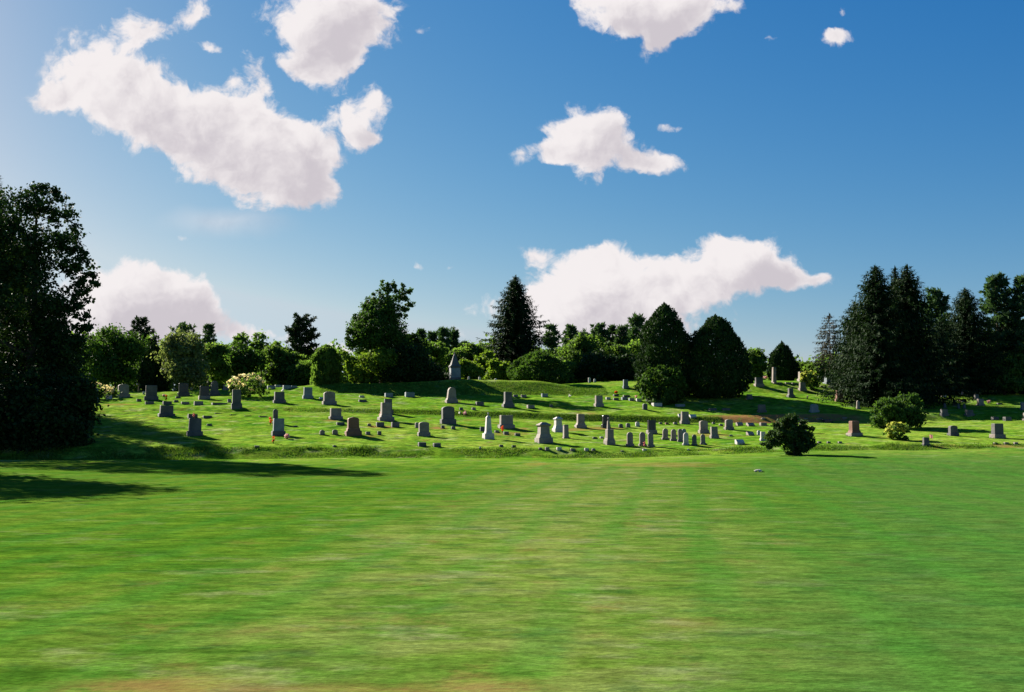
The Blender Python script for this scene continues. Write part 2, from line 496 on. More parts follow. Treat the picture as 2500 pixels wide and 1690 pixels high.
M = {
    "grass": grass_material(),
    "grey": stone_material("grey_granite", (.145, .122, .110), (.205, .178, .162), lichen=(.11, .10, .08)),
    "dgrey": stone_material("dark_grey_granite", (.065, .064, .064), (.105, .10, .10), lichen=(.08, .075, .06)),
    "tan": stone_material("weathered_tan_stone", (.17, .14, .12), (.235, .20, .175), lichen=(.16, .13, .09)),
    "brown": stone_material("red_brown_granite", (.12, .058, .038), (.17, .085, .058)),
    "black": stone_material("polished_black_granite", (.018, .018, .02), (.03, .028, .03), rough=0.25),
    "white": stone_material("white_marble", (.30, .285, .27), (.42, .40, .38), lichen=(.19, .18, .15)),
    "blue": stone_material("blue_grey_marble", (.12, .145, .16), (.18, .205, .22), lichen=(.10, .11, .10)),
    "bark": flat_material("bark", (.060, .045, .034), 0.9, 0.4, 6.0),
    "greybark": flat_material("grey_bark", (.115, .10, .09), 0.9, 0.4, 6.0),
    "stem": flat_material("green_stem", (.05, .09, .03)),
    "pole": flat_material("weathered_wood", (.20, .16, .11)),
    "orange": leaf_material("orange_petals", [(.70, .12, .008), (.85, .20, .012)], 0.6, tint=(1, 1, 1)),
    "pink": leaf_material("pink_petals", [(.66, .20, .20), (.75, .36, .34)], 0.5, tint=(1, 1, 1)),
    "rose": leaf_material("pale_pink_petals", [(.70, .40, .38), (.78, .56, .52)], 0.5, tint=(1, 1, 1)),
    "whitef": flat_material("white_petals", (.70, .66, .56), 0.6, 0.15, 30),
    "yellowf": flat_material("yellow_petals", (.62, .42, .08), 0.6, 0.2, 30),
    "pot": flat_material("dark_pot", (.03, .028, .026)),
    "gravel": flat_material("pale_gravel", (.30, .28, .25), 0.95, 0.35, 14),
    "l_dec": leaf_material("broad_leaves", [(.040, .085, .020), (.075, .135, .030), (.120, .180, .048)], 0.55),
    "l_light": leaf_material("bright_leaves", [(.060, .115, .014), (.100, .165, .022), (.150, .205, .030)], 0.45),
    "l_pale": leaf_material("pale_leaves", [(.060, .095, .036), (.115, .150, .065), (.200, .220, .115)], 0.38),
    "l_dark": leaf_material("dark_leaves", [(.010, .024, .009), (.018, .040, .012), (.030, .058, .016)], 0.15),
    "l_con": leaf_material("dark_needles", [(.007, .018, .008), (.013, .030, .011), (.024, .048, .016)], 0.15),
    "l_pine": leaf_material("pine_needles", [(.022, .052, .024), (.038, .078, .034), (.058, .100, .042)], 0.28),
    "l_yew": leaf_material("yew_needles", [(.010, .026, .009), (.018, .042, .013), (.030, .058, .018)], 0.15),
    "l_jun": leaf_material("juniper_sprays", [(.018, .040, .012), (.032, .064, .018), (.052, .090, .028)], 0.3),
    "l_mid": leaf_material("mid_green_leaves", [(.022, .055, .012), (.040, .085, .018), (.070, .120, .028)], 0.35),  # mid-green leaves for bushes and trees, darker than the broad leaves
    "l_dry": leaf_material("dry_needles", [(.040, .036, .024), (.050, .050, .030), (.070, .064, .042)], 0.1),
    "l_cream": leaf_material("cream_blossom", [(.56, .52, .22), (.70, .64, .36), (.80, .72, .52)], 0.45, tint=(1.1, 1.05, .9)),
    "l_lime": leaf_material("lime_leaves", [(.20, .25, .03), (.36, .40, .07), (.55, .54, .16)], 0.45, tint=(1.1, 1.1, .8)),
}

# ------------------------------------------------------------------ ground sheet
gy = np.concatenate([np.arange(-60, 4, 4.0), np.arange(4, 12, 0.25), np.arange(12, 56, 0.7), np.arange(56, 60, 0.5), np.arange(60, 93, 0.22), np.arange(93, 126, 0.3), np.arange(126, 160, 2.0), np.array([160, 170, 185, 205, 240, 300, 400, 600, 1000, 1800, 3000.0])])
gx = np.concatenate([-np.array([3000, 1800, 1000, 600, 400, 300, 220, 170, 140, 120, 105, 95, 88, 82.0]), np.arange(-78, 78.01, 0.5), np.array([82, 88, 95, 105, 120, 140, 170, 220, 300, 400, 600, 1000, 1800, 3000.0])])
GX, GY = np.meshgrid(gx, gy)
GZ = H(GX, GY)
nx, ny = len(gx), len(gy)
idx = np.arange(nx * ny).reshape(ny, nx)
faces = np.stack([idx[:-1, :-1], idx[:-1, 1:], idx[1:, 1:], idx[1:, :-1]], -1).reshape(-1, 4)
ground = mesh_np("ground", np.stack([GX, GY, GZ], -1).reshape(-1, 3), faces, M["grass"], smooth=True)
tag(ground, "mown green lawn rising in grassy terraces to the cemetery hill", None, kind="structure")
# bare soil: a mask per vertex around worn places
dirt = np.zeros(nx * ny)
px, py = GX.ravel(), GY.ravel()
for (u0, u1, v, ry, k) in [(1740, 2090, 1021, 1.2, 1.25), (1690, 1780, 1062, 1.6, .5), (1050, 1090, 1045, .8, .8), (918, 960, 1043, .7, .7), (897, 915, 1042, .6, .8),
                           (1380, 1450, 1048, 1.0, .6), (1440, 1520, 1046, .8, .7), (1200, 1290, 1060, 1.2, .5), (2110, 2150, 1039, .7, .6), (1405, 1460, 1012, 1.2, .5),
                           (2420, 2500, 1089, .8, .5), (2270, 2300, 1090, .8, .6), (240, 340, 988, .8, .5), (1480, 1760, 1135, 2.0, .35), (1280, 1340, 1133, 1.2, .5), (200, 260, 1130, 1.0, .4),
                           (1650, 1800, 1032, .9, .45), (1240, 1290, 1047, .8, .6), (790, 830, 1026, .7, .6), (180, 560, 1684, .28, .55), (1080, 1300, 1684, .28, .5), (560, 1000, 1687, .22, .4), (1600, 1760, 1525, .3, .2)]:
    a, b = ground_at(u0, v), ground_at(u1, v)
    cx, cy, rx = (a[0] + b[0]) / 2, (a[1] + b[1]) / 2, abs(b[0] - a[0]) / 2
    d = np.maximum(np.abs(px - cx) / rx, 0) ** 2 + ((py - (a[1] + (b[1] - a[1]) * np.clip((px - a[0]) / (b[0] - a[0] + 1e-6), 0, 1))) / ry) ** 2
    dirt = np.maximum(dirt, k * np.clip(1.6 - d, 0, 1))
at_ = ground.data.attributes.new("dirt", "FLOAT", "POINT")
at_.data.foreach_set("value", dirt.astype(np.float32))

# short gravel drive that shows at the lawn's far edge beside the dark trees
gp = MB()
xs = np.linspace(-60, -29, 26)
top, bot = [], []
for i, x in enumerate(xs):
    w = 0.9 * min(1, (len(xs) - 1 - i) / 6 + 0.15)
    y0 = 59.5 + 0.1 * math.sin(i)
    bot.append((x, y0, hz(x, y0) + 0.025)); top.append((x, y0 + w, hz(x, y0 + w) + 0.025))
n = len(xs)
gp.add(bot + top, [(i, i + 1, n + i + 1, n + i) for i in range(n - 1)])
tag(gp.build("gravel_path", M["gravel"]), "pale gravel path at the far edge of the lawn by the dark trees", None, kind="structure")

# ------------------------------------------------------------------ stones
def frustum(mb, z0, z1, w0, d0, w1=None, d1=None, ch=0.018, cx=0.0, cy=0.0, jit=0.0):
    """four-sided block with chamfered uprights and a chamfered top rim"""
    w1 = w0 if w1 is None else w1
    d1 = d0 if d1 is None else d1
    ch = min(ch, 0.2 * min(w1, d1), 0.3 * (z1 - z0))

    def ring(w, d, z, c):
        a, b = w / 2, d / 2
        p = [(-a + c, -b), (a - c, -b), (a, -b + c), (a, b - c), (a - c, b), (-a + c, b), (-a, b - c), (-a, -b + c)]
        return [(x + cx + random.uniform(-jit, jit), y + cy + random.uniform(-jit, jit), z + random.uniform(-jit, jit) * .5) for x, y in p]
    vs = ring(w0, d0, z0, ch) + ring(w1, d1, z1 - ch, ch) + ring(w1 - 2 * ch, d1 - 2 * ch, z1, ch)
    fs = []
    for r in (0, 8):
        for i in range(8):
            fs.append((r + i, r + (i + 1) % 8, r + 8 + (i + 1) % 8, r + 8 + i))
    fs += [tuple(range(16, 24)), tuple(range(7, -1, -1))]
    mb.add(vs, fs)


def slab_profile(mb, pts, d, z0, ch=0.012, lean=0.0):
    """outline (x, z) in the front plane given a depth; both faces with a chamfered rim"""
    n = len(pts)
    cx = sum(p[0] for p in pts) / n; cz = sum(p[1] for p in pts) / n
    s = 1 - 2 * ch / max(0.2, max(p[0] for p in pts) - min(p[0] for p in pts))
    inn = [(cx + (x - cx) * s, cz + (z - cz) * s) for x, z in pts]
    L = lambda z: lean * z
    vs = [(x, -d / 2 + L(z), z0 + z) for x, z in inn] + [(x, -d / 2 + ch + L(z), z0 + z) for x, z in pts] + [(x, d / 2 - ch + L(z), z0 + z) for x, z in pts] + [(x, d / 2 + L(z), z0 + z) for x, z in inn]
    fs = [tuple(range(n)), tuple(range(4 * n - 1, 3 * n - 1, -1))]
    for r in range(3):
        for i in range(n):
            j = (i + 1) % n
            fs.append((r * n + j, r * n + i, (r + 1) * n + i, (r + 1) * n + j))
    mb.add(vs, fs)


def arc_top(w, h, rise, n=9):
    pts = [(-w / 2, 0), (w / 2, 0)]
    for i in range(n + 1):
        a = math.pi * i / n
        pts.append((w / 2 * math.cos(a), h - rise + rise * math.sin(a)))
    return pts


def lathe(mb, prof, n=10, cx=0.0, cy=0.0):
    vs, fs = [], []
    for r, z in prof:
        vs += [(cx + r * math.cos(2 * math.pi * i / n), cy + r * math.sin(2 * math.pi * i / n), z) for i in range(n)]
    for k in range(len(prof) - 1):
        for i in range(n):
            fs.append((k * n + i, k * n + (i + 1) % n, (k + 1) * n + (i + 1) % n, (k + 1) * n + i))
    fs += [tuple(range((len(prof) - 1) * n, len(prof) * n)), tuple(range(n - 1, -1, -1))]
    mb.add(vs, fs)


GROUPS = {}
STONE_AT = []


def stone(kind, u0, u1, vt, vb, mat, label, group=None, basemat=None, rz=None, y=None):
    K = {"pedestal": .92, "obelisk": .95, "twotier": .9, "pillar": .9, "spire": .9, "block": .62, "slant": .7, "small": .45, "flush": .6,
         "tapered": .6, "peak": .66, "stepped": .66, "tablet": .56, "round": .52, "thin": .40, "rough": .6}
    u = (u0 + u1) / 2
    phi = R(random.uniform(16, 24) + 9 * max(-.4, (CU - u) / CU)) if rz is None else R(rz)
    if y is None:
        x, Y, z = ground_at(u, vb)
    else:
        x, _, _ = at(u, vb, y); Y = y; z = hz(x, Y)
    Wd = (u1 - u0) * Y / FPX
    k = K[kind]
    w = Wd / (math.cos(phi) + k * math.sin(phi))
    d = k * w
    back = (d * math.cos(phi) + w * math.sin(phi)) * 0.45
    x, Y = x * (Y + back) / Y, Y + back
    z = hz(x, Y)
    h = max(0.03, at(u, vt, Y)[2] - z)
    if kind in ("block", "slant", "small", "flush"): h = max(h, 0.05)
    M0 = M[mat]; MBs = M[basemat] if basemat else M0
    sink = -0.30
    tilt = (R(random.uniform(-1.2, 1.2)), R(random.uniform(-1.2, 1.2)))
    cat = {"pedestal": "monument", "obelisk": "monument", "twotier": "monument", "pillar": "monument", "spire": "monument",
           "block": "grave marker", "slant": "grave marker", "small": "grave marker", "flush": "grave marker", "rough": "rock"}.get(kind, "headstone")
    name = {"pedestal": "pedestal_monument", "obelisk": "obelisk_monument", "twotier": "column_monument", "pillar": "pillar_monument", "spire": "family_monument",
            "block": "grave_marker", "slant": "slant_marker", "small": "upright_marker", "flush": "flush_marker", "rough": "rock"}.get(kind, "headstone")
    if kind in ("block", "slant", "small", "flush", "rough"):
        mb = MB()
        if kind == "block": frustum(mb, sink, h, w, d, w * .97, d * .95, .02, jit=.006)
        elif kind == "flush": frustum(mb, -.12, h, w, d, ch=.01)
        elif kind == "small": slab_profile(mb, arc_top(w, h + .3, min(.4 * w, .3 * h)), d, -.3)
        elif kind == "slant":
            a, b = w / 2, d / 2
            mb.add([(-a, -b, sink), (a, -b, sink), (a, b, sink), (-a, b, sink), (-a, -b, h * .35), (a, -b, h * .35), (a, b * .1, h), (-a, b * .1, h), (a, b, h * .92), (-a, b, h * .92)],
                   [(0, 1, 5, 4), (4, 5, 6, 7), (7, 6, 8, 9), (9, 8, 2, 3), (1, 2, 8, 6, 5), (0, 4, 7, 9, 3), (3, 2, 1, 0)])
        else:
            lathe(mb, [(w * .46, sink), (w * .5, h * .1), (w * .47, h * .5), (w * .33, h * .85), (w * .15, h)], 9)
            mb.v = [(a * random.uniform(.85, 1.15), b * random.uniform(.5, .7), c) for a, b, c in mb.v]
        o = mb.build(name, M0)
        o.location = (x, Y, z); o.rotation_euler = (tilt[0], tilt[1], phi)
        tag(o, label, cat, group)
        STONE_AT.append((x, Y, w)); return o
    root = empty(name, (x, Y, z), phi, tilt)
    tag(root, label, cat, group)
    STONE_AT.append((x, Y, w))

    def part(pname, fn, mt, under=None):
        mb = MB(); fn(mb); return mb.build(pname, mt, under or root)
    if kind in ("tablet", "round", "thin"):
        hb = h * (.26 if kind != "thin" else .16)
        part("base", lambda b: frustum(b, sink, hb, w, d, w * .985, d * .96, .022, jit=.008), MBs)
        ws = w * (.80 if kind != "thin" else .74); ds = d * (.66 if kind != "thin" else .6)
        if kind == "tablet": part("slab", lambda b: frustum(b, hb + .002, h, ws, ds, ws * .97, ds * .94, .02), M0)
        else: part("slab", lambda b: slab_profile(b, arc_top(ws, h - hb - .002, (.5 if kind == "thin" else .2) * ws), ds, hb + .002, .018), M0)
    elif kind == "peak":
        h1, h2 = h * .24, h * .40
        part("base", lambda b: frustum(b, sink, h1, w, d, w * .98, d * .96, .03, jit=.012), MBs)
        part("plinth", lambda b: frustum(b, h1 + .002, h2, w * .84, d * .82, w * .78, d * .76, .03), M0)
        ws, ht = w * .70, h - h2 - .002
        part("slab", lambda b: slab_profile(b, [(-ws * .5, 0), (ws * .5, 0), (ws * .485, ht * .80), (ws * .40, ht * .90), (0, ht), (-ws * .40, ht * .90), (-ws * .485, ht * .80)], d * .62, h2 + .002, .025), M0)
    elif kind == "tapered":
        h1, h2 = h * .17, h * .28
        part("base", lambda b: frustum(b, sink, h1, w, d, w * .98, d * .96, .02, jit=.006), MBs)
        part("plinth", lambda b: frustum(b, h1 + .002, h2, w * .86, d * .86, w * .80, d * .80), M0)
        ws, ht = w * .74, h - h2 - .002
        part("slab", lambda b: slab_profile(b, [(-ws * .5, 0), (ws * .5, 0), (ws * .42, ht * .72), (ws * .30, ht * .92), (ws * .12, ht), (-ws * .12, ht), (-ws * .30, ht * .92), (-ws * .42, ht * .72)], d * .6, h2 + .002, .02), M0)
    elif kind == "stepped":
        h1, h2 = h * .2, h * .36
        part("base", lambda b: frustum(b, sink, h1, w, d, w * .985, d * .97, .02, jit=.008), MBs)
        part("plinth", lambda b: frustum(b, h1 + .002, h2, w * .80, d * .82, w * .70, d * .74), M0)
        part("slab", lambda b: frustum(b, h2 + .002, h, w * .64, d * .66, w * .62, d * .64, .03), M0)
    elif kind == "pedestal":
        h1, h2, h3 = h * .24, h * .42, h * .78
        part("base", lambda b: frustum(b, sink, h1, w, d, w * .97, d * .97, .025, jit=.006), MBs)
        part("plinth", lambda b: frustum(b, h1 + .002, h2, w * .84, d * .84, w * .72, d * .72), M0)
        part("shaft", lambda b: frustum(b, h2 + .002, h3, w * .66, d * .66, w * .62, d * .62), M0)

        def cap(b):
            frustum(b, h3 + .002, h3 + .07 * h, w * .66, d * .66, w * .80, d * .80, .01)
            frustum(b, h3 + .07 * h + .001, h3 + .11 * h, w * .80, d * .80, w * .79, d * .79, .01)
            frustum(b, h3 + .11 * h + .001, h, w * .76, d * .76, w * .30, d * .30, .01)
        part("cap", cap, M0)
    elif kind in ("obelisk", "pillar"):
        h1 = h * (.21 if kind == "obelisk" else .10)
        part("base", lambda b: frustum(b, sink, h1, w, d, w * .93, d * .93, .02), MBs)
        if kind == "pillar":
            part("shaft", lambda b: frustum(b, h1 + .002, h * .96, w * .78, d * .78, w * .72, d * .72), M0)
            part("cap", lambda b: frustum(b, h * .96 + .002, h, w * .84, d * .84, w * .6, d * .6, .01), M0)
        else:
            part("plinth", lambda b: frustum(b, h1 + .002, h * .30, w * .68, d * .68, w * .58, d * .58), M0)
            part("shaft", lambda b: frustum(b, h * .30 + .002, h * .80, w * .56, d * .56, w * .42, d * .42), M0)
            tip = part("cap", lambda b: frustum(b, h * .80 + .002, h * .88, w * .46, d * .46, w * .16, d * .16, .01), M0)
            r = w * .085
            part("finial", lambda b: lathe(b, [(r * .5, h * .88), (r * .45, h * .90), (r, h * .93), (r * 1.05, h * .96), (r * .7, h * .985), (r * .2, h)], 8), M0, tip)
    elif kind == "twotier":
        h1, h2 = h * .16, h * .56
        part("base", lambda b: frustum(b, sink, h1, w, d, w * .95, d * .95, .02), MBs)
        part("plinth", lambda b: frustum(b, h1 + .002, h * .24, w * .88, d * .88, w * .78, d * .78), M0)
        part("block", lambda b: frustum(b, h * .24 + .002, h2, w * .72, d * .72, w * .70, d * .70, .03), M0)
        tip = part("shaft", lambda b: frustum(b, h2 + .002, h * .86, w * .30, d * .30, w * .22, d * .22, .015, cx=-w * .12), M0)
        r = w * .10
        part("finial", lambda b: lathe(b, [(r * 1.1, h * .86 + .002), (r * .7, h * .89), (r, h * .93), (r * 1.05, h * .96), (r * .6, h * .99), (r * .2, h)], 8, cx=-w * .12), M0, tip)
    elif kind == "spire":
        part("base", lambda b: frustum(b, sink, h * .10, w, d, w * .98, d * .98, .03), MBs)
        part("block", lambda b: frustum(b, h * .10 + .002, h * .44, w * .88, d * .88, w * .86, d * .86, .03), M["blue"])
        part("cornice", lambda b: (frustum(b, h * .44 + .002, h * .50, w * .90, d * .90, w * 1.0, d * 1.0, .02), frustum(b, h * .50 + .002, h * .55, w * .98, d * .98, w * .80, d * .80, .02)), M0)

        def tiers(b):
            for i, (a, c, s0, s1) in enumerate([(.55, .63, .74, .64), (.63, .71, .60, .50), (.71, .79, .46, .38), (.79, .87, .34, .26), (.87, .93, .22, .16)]):
                frustum(b, h * a + .002, h * c, w * s0, d * s0, w * s1, d * s1, .03, jit=.02)
        tip = part("stepped_spire", tiers, M0)
        part("finial", lambda b: lathe(b, [(w * .07, h * .93 + .002), (w * .04, h * .95), (w * .08, h * .975), (w * .02, h)], 8), M0, tip)
    return root


ST = stone
# front ground: the tall stones from the big trees eastwards, nearest row first
ST("tablet", 454, 496, 1022, 1066, "dgrey", "broad grey headstone standing half in the big tree's shadow, in the nearest row")
ST("tablet", 384, 428, 990, 1018, "dgrey", "wide low dark headstone just behind the edge of the big tree's shadow")
ST("tablet", 661, 698, 1022, 1065, "blue", "pale blue-grey headstone with orange and pink flowers around its base", basemat="dgrey")
ST("thin", 664, 681, 999, 1036, "dgrey", "narrow round-topped dark stone rising right behind the blue-grey headstone")
ST("peak", 840, 885, 1018, 1066, "brown", "reddish brown headstone with a peaked top and heavy rough base")
ST("tablet", 801, 838, 997, 1025, "grey", "square grey headstone just behind the reddish brown peaked stone")
ST("stepped", 920, 964, 983, 1029, "grey", "tall grey headstone with stepped base and pink flowers on one side")
ST("tablet", 934, 961, 974, 1012, "dgrey", "dark stone whose top shows above the tall grey headstone with pink flowers")
ST("round", 1018, 1052, 1030, 1066, "grey", "rounded grey headstone behind two low markers on the front bank")
ST("round", 1073, 1115, 992, 1036, "dgrey", "dark rounded headstone on a broad base with a long shadow")
ST("tapered", 1085, 1119, 946, 985, "tan", "tan tapered headstone alone below the shaded mound")
ST("obelisk", 1176, 1208, 1007, 1073, "white", "slender pale obelisk topped by a small urn")
ST("tablet", 1214, 1258, 1014, 1048, "grey", "wide grey headstone on a pale base with an orange flower in front")
ST("stepped", 1224, 1257, 957, 996, "dgrey", "dark upright headstone at the edge of the long tree shadow on the upper slope")
ST("pedestal", 1304, 1351, 1031, 1083, "grey", "large grey pedestal monument with a sloping cap, tallest of the front row")
ST("pedestal", 1347, 1378, 1018, 1056, "white", "pale capped pedestal monument behind the large grey one")
ST("pillar", 1372, 1391, 1037, 1071, "grey", "small square pillar gravestone beside the pale pedestal monument")
ST("stepped", 1402, 1433, 1011, 1046, "tan", "tan square-topped headstone with a pink flower at its base corner")
ST("round", 1467, 1491, 1013, 1046, "black", "black round-topped headstone behind the slim column monument")
ST("twotier", 1473, 1503, 1019, 1087, "grey", "grey block monument carrying a slim column with a finial")
ST("tablet", 1449, 1475, 966, 994, "tan", "square tan headstone alone on the upper slope above the black round-topped stone")
ST("thin", 1527, 1549, 1055, 1090, "grey", "round-topped grey tablet next to the block monument with slim column", group="round-topped tablets in the front row")
ST("thin", 1558, 1579, 1055, 1090, "grey", "round-topped tablet with a red flower at its foot", group="round-topped tablets in the front row")
ST("thin", 1579, 1599, 1056, 1092, "grey", "round-topped tablet just past the red flower, before the gap in the row", group="round-topped tablets in the front row")
ST("tablet", 1577, 1605, 1026, 1060, "black", "black square headstone on a pale rough base behind the round-topped tablets", basemat="grey")
ST("small", 1568, 1581, 985, 1001, "dgrey", "small dark upright stone below the leafy bush at the yew")
for i, (a, b, t, v, mm, lb) in enumerate([
    (1614, 1634, 1046, 1074, "grey", "leaning rounded tablet at the start of the tight row of six"),
    (1635, 1654, 1048, 1077, "grey", "rounded tablet second in the tight row of six"),
    (1653, 1669, 1047, 1079, "grey", "rounded tablet half hidden, third in the tight row of six"),
    (1665, 1684, 1056, 1088, "white", "whitish rounded tablet standing forward in the tight row of six"),
    (1687, 1704, 1061, 1088, "dgrey", "darkest rounded tablet, fifth in the tight row of six"),
    (1708, 1725, 1060, 1086, "grey", "rounded tablet closing the tight row of six")]):
    ST("thin", a, b, t, v, mm, lb, group="round-topped tablets in the front row")
ST("thin", 1662, 1678, 1047, 1072, "blue", "blue-grey tablet peeping out behind the whitish one of the tight row", group="round-topped tablets in the front row")
ST("tablet", 1659, 1685, 1005, 1036, "grey", "grey headstone flanked by two white slant markers")
ST("round", 1704, 1732, 1027, 1059, "tan", "tan headstone with a pink and white flower on its face")
ST("tablet", 1732, 1756, 1042, 1071, "grey", "grey square headstone beside the one with the pink and white flower")
ST("round", 1767, 1792, 1024, 1050, "grey", "grey headstone at the foot of the dark yews' shadow")
ST("tablet", 1854, 1871, 1054, 1077, "white", "pale narrow headstone beside the lone bush on the lawn")
ST("small", 1848, 1857, 1051, 1063, "white", "tiny pale stone tucked behind the narrow headstone by the lone bush")
ST("tablet", 1873, 1889, 1052, 1076, "white", "white headstone partly covered by the lone bush's feathery side")
ST("tablet", 1949, 1972, 1033, 1059, "dgrey", "dark headstone rising behind the lone bush on the lawn")
ST("stepped", 2066, 2106, 1028, 1066, "brown", "rust brown block headstone on two pale steps", basemat="tan")
# upper slope on the east side
ST("tablet", 1840, 1866, 922, 945, "dgrey", "dark headstone with a bright top edge near the crest beside the yews", basemat="tan")
ST("pillar", 1883, 1896, 897, 936, "tan", "tall thin pillar monument on the skyline")
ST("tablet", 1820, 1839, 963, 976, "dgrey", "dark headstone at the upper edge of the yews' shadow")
ST("tablet", 1946, 1974, 908, 932, "tan", "tan headstone behind the bright yellow-green bush on the crest")
ST("tablet", 1948, 1970, 934, 955, "tan", "tan headstone with a pink flower in front of the yellow-green bush")
ST("stepped", 1920, 1941, 948, 971, "dgrey", "dark upright headstone alone on the grass below the crest row")
ST("tablet", 2008, 2043, 921, 939, "blue", "wide low blue-grey headstone under the bare-branched spruce")
ST("pillar", 2057, 2071, 910, 934, "tan", "tan pillar stone at the edge of the big spruces")
ST("tablet", 2055, 2068, 940, 961, "tan", "narrow tan stone half hidden by the spruce branches")
ST("tablet", 2038, 2062, 953, 982, "brown", "red-brown headstone beside the lowest spruce branches")
ST("tapered", 2089, 2101, 978, 999, "tan", "small tan tapered stone below the spruce branches")
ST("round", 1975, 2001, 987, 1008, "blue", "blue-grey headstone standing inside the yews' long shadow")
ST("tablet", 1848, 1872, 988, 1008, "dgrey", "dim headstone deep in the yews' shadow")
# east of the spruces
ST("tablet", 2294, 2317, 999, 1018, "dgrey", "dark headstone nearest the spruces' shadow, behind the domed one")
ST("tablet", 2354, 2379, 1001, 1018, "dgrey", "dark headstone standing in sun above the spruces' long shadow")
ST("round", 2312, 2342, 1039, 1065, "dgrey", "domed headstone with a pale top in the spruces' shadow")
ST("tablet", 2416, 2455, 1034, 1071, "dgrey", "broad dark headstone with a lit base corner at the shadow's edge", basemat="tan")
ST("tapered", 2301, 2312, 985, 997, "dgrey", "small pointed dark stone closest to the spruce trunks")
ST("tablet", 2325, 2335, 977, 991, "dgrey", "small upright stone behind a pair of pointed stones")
ST("tapered", 2336, 2345, 986, 998, "dgrey", "small pointed stone, first of a close pair")
ST("tapered", 2349, 2360, 986, 998, "dgrey", "small pointed stone, second of a close pair")
ST("tablet", 2383, 2405, 974, 991, "tan", "brownish headstone beside a pink flower bunch")
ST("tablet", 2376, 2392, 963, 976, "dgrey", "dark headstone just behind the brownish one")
ST("tablet", 2490, 2506, 983, 1002, "tan", "tan headstone at the far right edge of the upper slope")
ST("tablet", 2250, 2272, 1068, 1090, "dgrey", "shaded grey headstone with a small flag beside it")
ST("tablet", 2496, 2514, 1008, 1028, "tan", "tan headstone at the far right edge beside two low blocks")
# west side, upper graves
ST("round", 284, 318, 938, 972, "tan", "tan headstone lit on one side beside the cream flowering bush")
ST("round", 264, 277, 943, 970, "grey", "grey round-topped stone peeping out behind the cream flowering bush")
ST("tablet", 220, 241, 950, 981, "blue", "blue-grey stone in front of the cream flowering bush by the dark trees")
ST("tablet", 350, 388, 941, 978, "dgrey", "large dark headstone on a wide base near the tree line")
ST("tablet", 432, 464, 936, 968, "black", "black headstone with a white-lit top, below the pale round tree")
ST("tablet", 483, 514, 943, 976, "black", "black polished headstone on a light grey base", basemat="grey")
ST("tapered", 509, 538, 930, 967, "dgrey", "tall tapered dark headstone with a pink flag in front")
ST("tablet", 542, 562, 940, 953, "grey", "low pale headstone between the tapered dark stone and the creamy bush")
ST("tablet", 563, 592, 951, 1000, "dgrey", "tall dark headstone in front of the creamy flowering bush")
ST("tablet", 665, 699, 957, 985, "dgrey", "dark headstone with a small orange flower on top")
ST("tablet", 737, 766, 946, 974, "blue", "blue-grey headstone with an orange flag before it, beside the columnar cedar")
ST("round", 785, 823, 956, 989, "grey", "round-shouldered grey headstone in front of the columnar cedar")
# skyline
ST("spire", 1094, 1127, 860, 927, "dgrey", "large family monument with stepped spire on the mound's crest", rz=16)
ST("tablet", 1519, 1536, 927, 949, "blue", "blue-grey headstone in shade on the far rise beside the dark yew")

# ------------------------------------------------------------------ low markers, in their rows
def markers(rows, group):
    for k, a, b, v, hpx, mm, lb in rows:
        ST(k, a, b, v - hpx, v, mm, lb, group=group)


